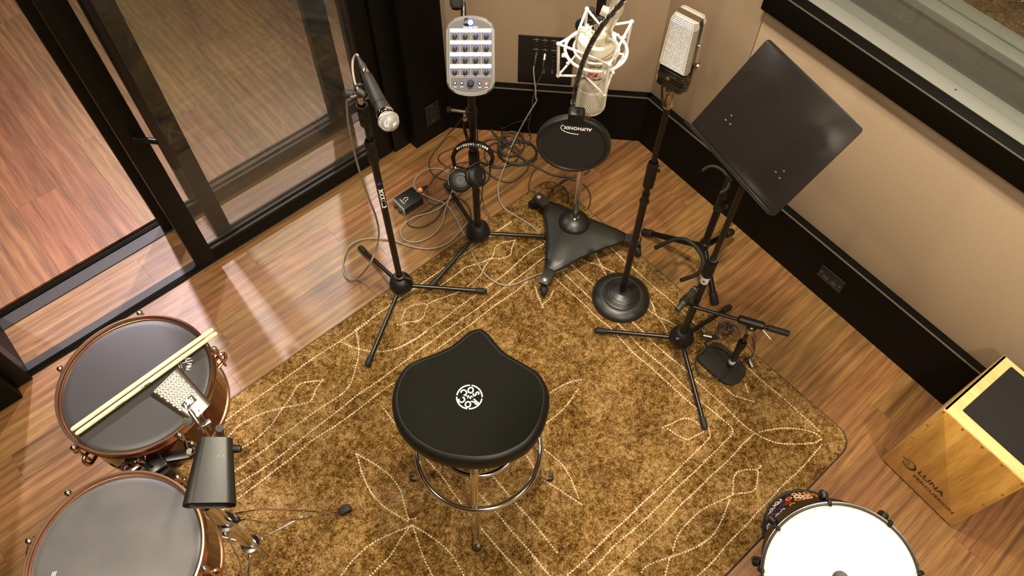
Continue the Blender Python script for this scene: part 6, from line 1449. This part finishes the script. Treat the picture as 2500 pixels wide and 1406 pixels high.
# coils of dark cable in the corner
def coil(label, u, v, ru, rv, n, m, r, jit, seed, z0=.006, tail_=()):
    random.seed(seed); pts = []
    for k in range(n * 12):
        a = 2 * pi * k / 12 + .4; rr = 1 + jit * sin(k * .31 + seed) + jit * .6 * cos(k * .53)
        pts.append(P(u + ru * rr * cos(a) + 3 * sin(k * .17), v + rv * rr * sin(a) + 2 * cos(k * .23), z0 + .0020 * (k / 6 % 5)))
    return cable(label, pts + [P(x, y, .006) for x, y in tail_], r, m, n=4)
coil('coiled black cable on the floor under the wall connector plate', 1262, 372, 46, 28, 4, BLKCAB, .0040, .10, 2)
coil('small black cable coil lying over the larger coil in the corner', 1243, 352, 30, 28, 2, DARKCAB, .0038, .12, 5, .018)
coil('loose brown cable loops left of the black coil', 1212, 372, 46, 32, 2, DARKCAB, .0034, .22, 9, .006, ((1290, 405), (1262, 438), (1240, 444), (1215, 438), (1190, 422), (1178, 405)))
cable('thin black cable curving up against the back baseboard', [onw(1300, 262, .075), onw(1277, 268, .07), onw(1252, 277, .065), onw(1233, 290, .06), P(1225, 312, .05), P(1228, 330, .008), P(1240, 345, .014)], .0026, BLKCAB)
cable('dark cable crossing from behind the mixer stand to under the pop filter', [P(1197, 312, .004) - DGN * .02] + fl([(1203, 322, .010), (1234, 352, .02), (1277, 386, .016), (1314, 410), (1350, 427), (1392, 432), (1425, 426), (1440, 416)]), .0038, DARKCAB)
cable('thin brown cable swinging wide across the floor left of the mixer stand', [P(1132, 284, .26), P(1122, 296, .19), P(1110, 312, .10), P(1093, 329, .03), P(1063, 367, .006), P(1048, 395, .006), P(1054, 422, .006), P(1081, 438, .006), P(1120, 446, .006)], .0028, DARKCAB)
cable('brown cable loop just left of the headphones', fl([(1215, 372, .012), (1180, 358), (1145, 352), (1112, 360), (1100, 364), (1075, 376), (1071, 390), (1087, 405), (1110, 412), (1135, 410), (1170, 404), (1205, 396, .014)]), .0030, DARKCAB)
cable('dark cable from the orange plug winding past the box', [P(1049, 451, .03), P(1062, 432, .012), P(1084, 415, .006), P(1105, 402, .006), P(1150, 395, .006), P(1200, 402, .006)], .0032, DARKCAB)
cable('dark cable loop drooping to the right of the small metal box', fl([(1046, 456, .025), (1039, 480, .012), (1047, 494), (1060, 500), (1075, 497), (1096, 488), (1118, 484), (1135, 492, .01), (1148, 512, .02), (1152, 540, .04)]), .0030, DARKCAB)
cable('dark cable loop lying under the folded grey loop', fl([(1088, 487), (1062, 502), (1040, 516), (1006, 530), (995, 543), (1003, 552), (1030, 554), (1058, 540), (1074, 522), (1082, 506), (1100, 490, .008), (1130, 470, .008)]), .0032, DARKCAB)
cable('brown cable loop dropping to the caster at the back of the rolling stand', fl([(1312, 408), (1301, 420), (1292, 447), (1293, 470), (1302, 486, .012), (1316, 498, .016), (1330, 506, .016)]), .0030, DARKCAB)
cable('dark cable winding round the back caster of the rolling stand', fl([(1436, 420), (1410, 430), (1383, 437), (1358, 452, .014), (1343, 468, .03), (1337, 490, .04), (1334, 515, .03), (1331, 534, .014)]), .0034, DARKCAB)
cable('dark cable arch right of the chrome pole', fl([(1345, 458, .016), (1365, 448, .016), (1385, 438), (1408, 441), (1430, 455), (1441, 476), (1441, 494), (1436, 508)]), .0032, DARKCAB)
cable('short dark cable loop behind the chrome pole', fl([(1350, 462, .018), (1366, 453, .016), (1380, 460, .016), (1388, 478, .016), (1386, 496, .016)]), .0032, DARKCAB)
cable('thin reddish black headphone cord looping at the mixer stand hub', [T(1176, 445, 2.82), T(1178, 470, 2.92), T(1172, 500, 3.02), P(1166, 528, .05), P(1176, 540, .02), P(1192, 545, .008), P(1195, 528, .02), P(1184, 508, .04), P(1176, 480, .10), T(1166, 452, 2.86)], .0022, PURPCAB)
cable('thin black cord hanging down from the personal mixer', [T(1160, 236, 2.46), T(1160, 262, 2.53), T(1166, 330, 2.70), T(1166, 400, 2.83), T(1164, 470, 2.98), P(1174, 545, .03)], .0020, BLKCAB)
# cables of the low desk stand
def coil2(label, pts, r, m): return cable(label, pts, r, m, n=6)
lp = []
for k in range(0, 40):
    a = 2 * pi * k / 13; lp.append(P(1772 + 17 * cos(a) + 5 * sin(k * .4), 802 + 15 * sin(a) + 3 * cos(k * .7), .018 + .0015 * (k % 9)))
coil2('purple black cable bundle behind the low desk stand', lp + [P(1795, 795, .03), P(1806, 812, .03), P(1806, 838, .025), P(1800, 856, .02)], .0030, PURPCAB)
loop_ = [P(1742 + 44 * cos(rad(a)), 884 + 37 * sin(rad(a)), .036) for a in range(-60, 250, 22)]
coil2('black cable ring lying over the base of the low desk stand', [P(1750, 812, .03), P(1738, 828, .02)] + [P(1723, 836, .018)] + loop_[::-1][:1] + [P(1742 + 44 * cos(rad(a)), 884 + 40 * sin(rad(a)), .036) for a in range(225, -100, -20)], .0034, BLKCAB)
coil2('thin purple black cable wrapped round the low desk stand post', [P(1836, 822, .12), P(1842, 845, .05), P(1838, 866, .02), P(1822, 880, .03), P(1808, 888, .05), P(1800, 880, .07), P(1812, 870, .06), P(1826, 874, .04), P(1830, 884, .03)], .0026, PURPCAB)
coil2('thin cable arching behind the boom of the low desk stand', fl([(1752, 818, .02), (1765, 800, .03), (1790, 792, .05), (1818, 796, .05), (1838, 806, .03), (1844, 830, .02), (1838, 850, .016)]), .0026, PURPCAB)
def floorplug(label, a, c):
    d0 = (c - a).normalized(); t = thing('cable_plug', label, 'plug', a)
    b = nb(); tube(b, [a, a + d0 * .001, a + d0 * .034, a + d0 * .036], [.007, .0092, .0092, .007], 16); part('plug_shell', b, STEEL, t)
    b = nb(); tube(b, [a + d0 * .034, a + d0 * .045, c], [.0075, .0085, .0045], 12); part('strain_relief', b, RUBBER, t)
floorplug('silver cable plug lying on the rug beside the low desk stand base', P(1716, 818, .024), P(1754, 826, .024))
floorplug('silver cable plug hanging beside the low desk stand post', P(1838, 897, .024), P(1826, 872, .03))
cable('curled cable end left of the silver plug on the rug', fl([(1717, 818, .022), (1712, 806, .018), (1716, 798, .016), (1722, 800, .016)]), .0018, PURPCAB)
